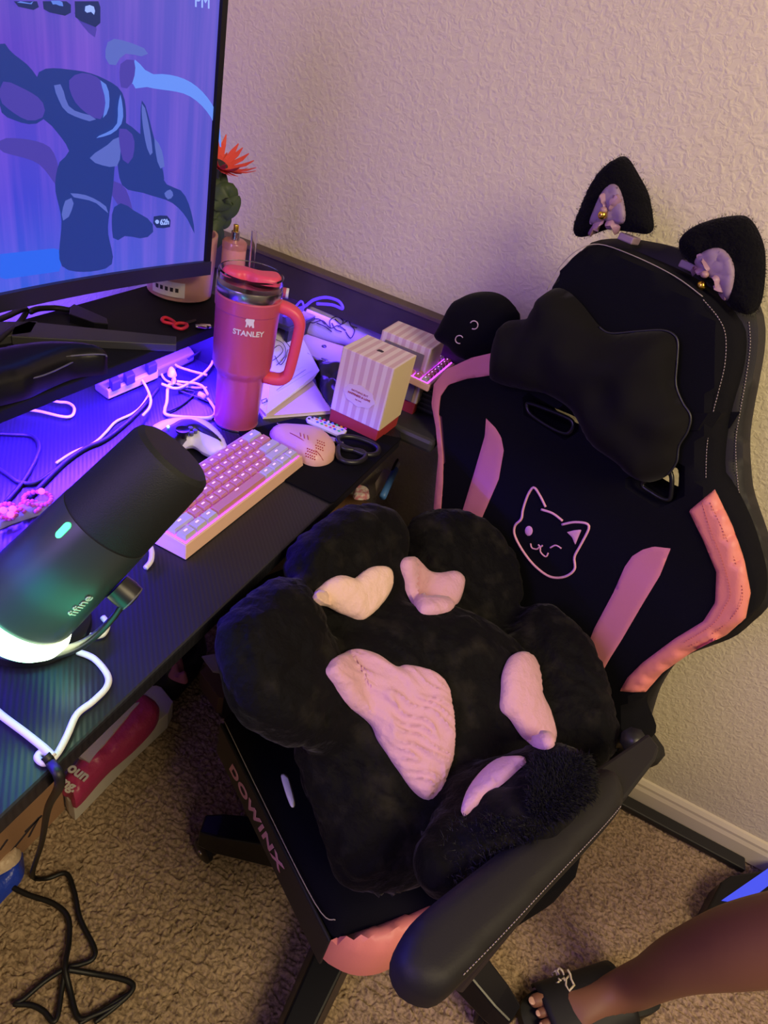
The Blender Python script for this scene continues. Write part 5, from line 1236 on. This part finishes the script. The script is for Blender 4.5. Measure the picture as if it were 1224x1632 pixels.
# ------------------------------------------------------------------ under the desk
cb = thing('cardboard_box', 'brown cardboard box with black arrow print under the near end of the desk', 'box', (-.75, .25, 0))
box('carton', -.90, -.622, -.02, .498, .0, .235, M['card'], cb, w=.003)
box('lid_flap', -.90, -.621, -.02, .498, .180, .184, mat('cardboard_edge', (.26, .13, .07), .9), cb)
sf = Fr((-.6212, .30, .10), (0, 1, 0), (0, 0, 1))
for L in ([(14, 1362), (62, 1303)], [(40, 1326), (64, 1302)], [(46, 1334), (62, 1304), (66, 1302)], [(34, 1390), (64, 1352)], [(0, 1355), (12, 1338)]):
    strip('printed_arrow', sf, [sf.px(*q) for q in L], .006, M['ink'], cb, h=.0006, k=2)
pk = thing('pink_package', 'magenta plastic package with white lettering on cartons under the desk edge', 'package', (-.62, .62, .0))
ct = thing('white_carton', 'flat white carton lying on the carpet under the magenta package', 'carton', (-.72, .62, 0))
wpap = mat('carton_white', (.62, .57, .50), .7)
prism('carton_body', WF, [(at(a, b, .06).x, at(a, b, .06).y) for a, b in ((108, 1274), (118, 1284), (214, 1186), (268, 1136), (276, 1118), (230, 1060), (60, 1180))], 0, .06, wpap, ct, w=.002)
PQ = [(97, 1256), (104, 1238), (140, 1196), (190, 1140), (222, 1112), (245, 1118), (254, 1130), (246, 1152), (215, 1186), (170, 1225), (128, 1272), (116, 1277), (110, 1262)]
pf_ = flat(.085); puff('wrapper', pf_, pf_.poly(PQ), .030, .03, .024, M['magenta'], pk, sp=.008, style='slab', nz=.006, nsc=35)
wf = flat(.118); prism('white_patch', flat(.112), flat(.115).poly([(125, 1206), (206, 1124), (222, 1120), (142, 1216)]), -.004, .006, mat('pale_patch', (.50, .42, .44), .6), pk)
def ptext(s, a, b, a2, b2, z, size, m, parent, **k):
    p0, p1 = at(a, b, z), at(a2, b2, z); f = Fr((p0 + p1) / 2, p1 - p0, Vector((0, 0, 1)).cross(p1 - p0)); return text('package_text', s, f, size, m, parent, **k)
ptext('oun', 112, 1222, 140, 1240, .122, .030, wpap, pk, bold=.001)
ptext('mg.', 98, 1243, 122, 1258, .122, .026, wpap, pk, bold=.001)
bb2 = thing('black_bag', 'dark shiny bag under the desk between the package and the chair', 'bag', at(255, 1095, .1))
lump('bag_body', [(205, 1105), (225, 1085), (262, 1066), (300, 1040), (330, 1030), (318, 1070), (296, 1098), (276, 1116), (240, 1112)], .02, .10, mat('dark_bag', (.015, .013, .022), .3), bb2, nz=.02, sc=25, sp=.010, w=.05)
pcl = thing('pink_cloth', 'crumpled dusty-pink cloth lying on the dark bag under the desk', 'cloth', at(285, 1075, .12))
lump('cloth', [(268, 1078), (282, 1058), (290, 1052), (294, 1070), (300, 1085), (292, 1090)], .135, .02, mat('dusty_pink', (.38, .13, .20), .8), pcl, nz=.03, sc=60, sp=.005, w=.012)
br = thing('brown_box', 'plain brown box standing under the desk just left of the chair', 'box', at(340, 1075, 0))
prism('carton', WF, [(at(a, b, .06).x, at(a, b, .06).y) for a, b in ((318, 1070), (345, 1045), (390, 1080), (372, 1115), (348, 1112))], 0, .06, mat('brown_card', (.17, .10, .05), .8), br, w=.002)
prism('flap', WF, [(at(a, b, .075).x, at(a, b, .075).y) for a, b in ((322, 1042), (345, 1038), (352, 1068), (340, 1066))], .061, .066, wpap, br)
bl_ = thing('blue_packet', 'crinkled blue and clear packet on the carpet beside the arrow box', 'packet', at(15, 1390, 0))
lump('packet', [(-40, 1400), (0, 1370), (28, 1338), (38, 1370), (36, 1400), (10, 1430), (-30, 1465)], .004, .03, M['blue'], bl_, nz=.012, sc=40, sp=.006, w=.02)
kp_ = thing('crinkled_wrapper', 'shiny cream crinkled wrapper on top of the blue packet', 'wrapper', at(10, 1360, .03))
lump('wrapper', [(-40, 1385), (-10, 1355), (5, 1345), (30, 1352), (34, 1364), (26, 1378), (5, 1392), (-35, 1410)], .035, .018, M['kraft'], kp_, nz=.014, sc=50, sp=.005, w=.012)
cb3 = thing('open_carton', 'open tan carton with papers under the far corner of the desk', 'carton', at(620, 760, .2))
def quad_on(name, px_, z, h, m, parent): return prism(name, WF, [(at(a, b, z + h).x, at(a, b, z + h).y) for a, b in px_], z, z + h, m, parent, w=.001)
bx0 = at(610, 790, 0)
box('back_panel', -.43, -.18, 1.190, 1.200, 0, .46, M['card'], cb3) if False else None
cx0, cx1, cy0, cy1 = -.46, -.300, .86, 1.15
box('near_panel', cx0, cx1, cy0, cy0 + .006, 0, .56, M['card'], cb3); box('far_panel', cx0, cx1, cy1, cy1 + .006, 0, .56, M['card'], cb3)
box('side_panel', cx1 - .006, cx1, cy0, cy1 + .006, 0, .56, M['cream'], cb3); box('side_panel', cx0, cx0 + .006, cy0, cy1 + .006, 0, .56, M['card'], cb3); box('bottom_panel', cx0, cx1, cy0, cy1, 0.001, .006, M['card'], cb3)
fl = thing('tan_flap_papers', 'tan folded papers sticking out beside the desk corner', 'papers', at(640, 700, .7))
sheet('paper', [(632, 676), (656, 678), (648, 692), (622, 684)], .74, .001, M['card'], fl, [.0, .0, .01, .0])
sheet('paper', [(640, 694), (654, 699), (625, 760), (600, 790), (598, 770), (620, 735)], .60, .001, M['cream'], fl)
pn = thing('blue_pen', 'translucent blue pen or tool clipped to the tan papers under the desk corner', 'pen', at(618, 770, .62))
tube('barrel', [at(630, 748, .63), at(610, 792, .63)], .0075, M['bluepen'], pn, smoothpath=False, seg=14); tube('cap', [at(638, 732, .63), at(630, 748, .63)], .005, M['white'], pn, smoothpath=False, seg=12)
tube('strap', [at(625, 750, .635), at(632, 735, .64), at(638, 728, .635)], .003, M['black'], pn)
pkp = thing('pink_packet', 'small pink patterned packet under the desk next to the pen', 'packet', at(575, 785, .6))
lump('packet', [(563, 784), (572, 776), (586, 782), (588, 795), (566, 796)], .60, .010, mat('pink_pattern', (.62, .20, .28), .5, var=(120, (.8, .7, .7), .4, .6)), pkp, nz=.004, sc=60, sp=.004, w=.006)
sp_ = thing('storage_box', 'low dark storage box holding the pink packet under the desk corner', 'box', at(570, 800, .3))
px0 = at(575, 790, .59); box('body', px0.x - .12, px0.x + .03, px0.y - .12, min(px0.y + .05, .855), 0, .592, M['black'], sp_, w=.004)
bag2 = thing('black_backpack', 'black bag standing on the carpet between the desk corner and the chair', 'bag', (-.14, 1.10, 0))
puff('bag_body', flat(.36), [(-.26, 1.06), (-.24, 1.03), (-.12, 1.035), (-.04, 1.06), (-.03, 1.15), (-.06, 1.185), (-.22, 1.185), (-.26, 1.15)], .08, .06, .355, mat('bag_nylon', (.010, .010, .012), .6, bump=(60, .5, .004, 3)), bag2, sp=.012, style='slab', nz=.01, nsc=15)

# ------------------------------------------------------------------ cables on the floor
tag(tube('black_cable', [at(72, 1204, DZ + .010), at(80, 1214, DZ + .006), DX and Vector((DX + .010, at(83, 1232, DZ).y, DZ - .01)), at(76, 1290, .55), at(66, 1345, .25), at(52, 1395, .012), at(75, 1400, .008), at(105, 1392, .008), at(118, 1420, .008), at(128, 1465, .008), at(150, 1510, .008), at(148, 1528, .008), at(128, 1537, .008), at(105, 1543, .010), at(70, 1565, .008), at(38, 1592, .008), at(24, 1600, .008), at(50, 1602, .008), at(70, 1612, .008), at(84, 1628, .008), at(92, 1618, .008), at(98, 1580, .008), at(104, 1545, .014)], .0045, M['bcable'], None, k=8), 'black cable hanging from the knot over the desk edge down to the carpet', 'cable')
tag(tube('black_cable', [at(-40, 1375, .008), at(0, 1402, .008), at(40, 1424, .008), at(85, 1440, .008), at(108, 1462, .008), at(110, 1500, .008), at(104, 1540, .018), at(112, 1580, .008), at(125, 1622, .008), at(150, 1618, .008), at(190, 1598, .008), at(212, 1575, .008), at(200, 1562, .008), at(150, 1552, .008), at(108, 1545, .020)], .0048, M['bcable'], None, k=8), 'black cable from the left edge, tied in a bow with loops on the carpet', 'cable')
tag(tube('black_cable', [at(125, 1632, .008), at(160, 1612, .008), at(195, 1590, .008), at(206, 1585, .008), at(180, 1608, .008), at(150, 1630, .008)], .0042, M['bcable'], None), 'short black cable loop at the bottom edge of the carpet', 'cable')

# ------------------------------------------------------------------ right side of the floor
bar = thing('floor_bar', 'black bar lying on the carpet along the white baseboard', 'bar', (.6, 1.212, 0))
box('bar_body', .36, .78, 1.190, 1.226, 0, .018, M['black'], bar, w=.004)
bs = thing('lit_console', 'black-edged box with a glowing blue panel on the carpet by the ankle', 'device', at(1200, 1420, 0))
DP_ = [(1128, 1448), (1150, 1405), (1165, 1395), (1224, 1352), (1290, 1305), (1330, 1380), (1224, 1480), (1150, 1500)]
prism('case', WF, [(at(a, b, .06).x, min(at(a, b, .06).y, 1.19)) for a, b in DP_], 0, .060, M['gloss'], bs, w=.004)
prism('lit_panel', WF, [(at(a, b, .062).x, at(a, b, .062).y) for a, b in ((1150, 1435), (1224, 1384), (1280, 1346), (1300, 1385), (1224, 1412), (1186, 1441))], .0605, .063, M['bluescreen'], bs)

# ------------------------------------------------------------------ person: lower leg and foot in a slide sandal
person = thing('person', 'bare lower leg and foot of a person wearing a black slide sandal with pale lettering', 'person', at(1010, 1575, 0))
hl, toe = at(1008, 1590, 0), at(840, 1650, 0)
fa = (toe - hl).normalized(); fs = Vector((-fa.y, fa.x, 0))
if fs.dot(at(900, 1500, 0) - at(900, 1600, 0)) < 0: fs = -fs
FF_ = lambda a, b, z: hl + fa * a + fs * b + Vector((0, 0, z))
FL = (toe - hl).length
def skinned(name, pts, edges, m, parent, sub=2):
    me = bpy.data.meshes.new(name); me.from_pydata([tuple(p_[0]) for p_ in pts], edges, []); o = bpy.data.objects.new(name, me); COL.objects.link(o)
    s_ = o.modifiers.new('s', 'SKIN'); s_.use_smooth_shade = True
    sub_ = o.modifiers.new('u', 'SUBSURF'); sub_.levels = sub; sub_.render_levels = sub
    for i, v in enumerate(me.skin_vertices[0].data):
        r = pts[i][1]; v.radius = r if isinstance(r, tuple) else (r, r); v.use_root = (i == 0)
    me.materials.append(m); bpy.context.view_layer.update(); apply(o)
    for q in list(o.data.materials): pass
    if not o.data.materials: o.data.materials.append(m)
    o.data.polygons.foreach_set('use_smooth', [True] * len(o.data.polygons))
    if parent: o.parent = parent; o.matrix_parent_inverse = Matrix.Translation(-Vector(parent.location))
    return o
SZ = .028
ank = FF_(.045, 0, .105); 
calf1 = dep(1085, 1533, 1.06); calf2 = dep(1185, 1505, .96); knee = dep(1380, 1470, .84); thigh = dep(1720, 1500, .86)
pts = [(knee, .060), (calf2, .060), (calf1, .046), (ank, .036), (FF_(.020, 0, SZ + .030), .034), (FF_(.09, .002, SZ + .045), .036), (FF_(.15, .0, SZ + .026), .036), (FF_(.185, .0, SZ + .018), .034), (thigh, .080)]
edges = [(0, 1), (1, 2), (2, 3), (3, 4), (3, 5), (5, 6), (6, 7), (0, 8)]
tl = [(-.036, .215, .009), (-.018, .232, .0085), (.0, .238, .0088), (.018, .236, .0095), (.038, .240, .0125)]
for b, a_, r in tl:
    k = len(pts); pts.append((FF_(.185, b * .75, SZ + .014), r * 1.2)); pts.append((FF_((a_ + .185) / 2 + .01, b, SZ + .017), r)); pts.append((FF_(a_, b, SZ + .010), r * .9))
    edges += [(7, k), (k, k + 1), (k + 1, k + 2)]
leg = skinned('leg_and_foot', pts, edges, M['skin'], person)
leg['label'] = 'bare skin of lower leg and foot'
for b, a_, r in tl:
    f = Fr(FF_(a_ - .002, b, SZ + .010 + r * .9), fa, fs); ball('toenail', f.o, r * .55, M['nail'], person, (1, 1, .3), 12)
so3 = [(-.035, -.02), (-.03, .10), (-.046, .17), (-.044, .215), (-.02, .250), (.012, .258), (.042, .250), (.056, .215), (.052, .15), (.036, .08), (.036, .0), (.02, -.035), (-.015, -.04)]
sfz = Fr(hl + Vector((0, 0, .024)), fs, fa)
if sfz.n.z < 0:
    sfz = Fr(hl + Vector((0, 0, .024)), -fs, fa); so3 = [(-a, b) for a, b in so3]
sl_ = puff('slide_sole', sfz, so3, .003, .008, .022, M['sandal'], person, sp=.009, style='slab'); sl_['label'] = 'black sandal sole'
def strap_surface():
    V, F = [], []; nu, nv = 15, 18
    for j in range(nu):
        a = .066 + .154 * j / (nu - 1)
        for i in range(nv):
            t = -1 + 2 * i / (nv - 1); hh = .098 - (a - .066) * .30; w = .058 + .003 * math.sin(j)
            w = .058 + (a - .085) * .03
            ang_ = t * PI / 2; q = (abs(math.sin(ang_)) ** .75) * (1 if t > 0 else -1)
            V.append(FF_(a - .010 * abs(t) ** 2, w * q, .014 + (hh - .014) * max(0, math.cos(ang_)) ** .62))
    for j in range(nu - 1):
        for i in range(nv - 1): F.append((j * nv + i, j * nv + i + 1, j * nv + nv + i + 1, j * nv + nv + i))
    return V, F
o = mesh('slide_strap', *strap_surface(), M['sandal'], person); m_ = o.modifiers.new('t', 'SOLIDIFY'); m_.thickness = .006; m_.offset = 1
o['label'] = 'broad black sandal strap'
sbv = bvh(o)
gl = mat('pale_lettering', (.75, .66, .45), .6)
for st_ in ([(904.5, 1545), (909, 1553), (911, 1565), (915, 1573)], [(916, 1573), (907, 1582), (902, 1574), (903, 1565), (909, 1560)], [(901, 1568), (900, 1558), (896, 1547), (892, 1543)],
            [(892, 1543), (888, 1546), (892, 1556), (897, 1566), (899, 1565)], [(880, 1551), (886, 1547), (888, 1556), (892, 1566), (895, 1568)], [(880, 1551), (884, 1562), (888, 1571), (892, 1569)]):
    tube('lettering', [cast(sbv, a, b, .0060)[0] for a, b in st_], .0021, gl, o, k=1, seg=6)
# fill: a little extra light comes from the screen itself
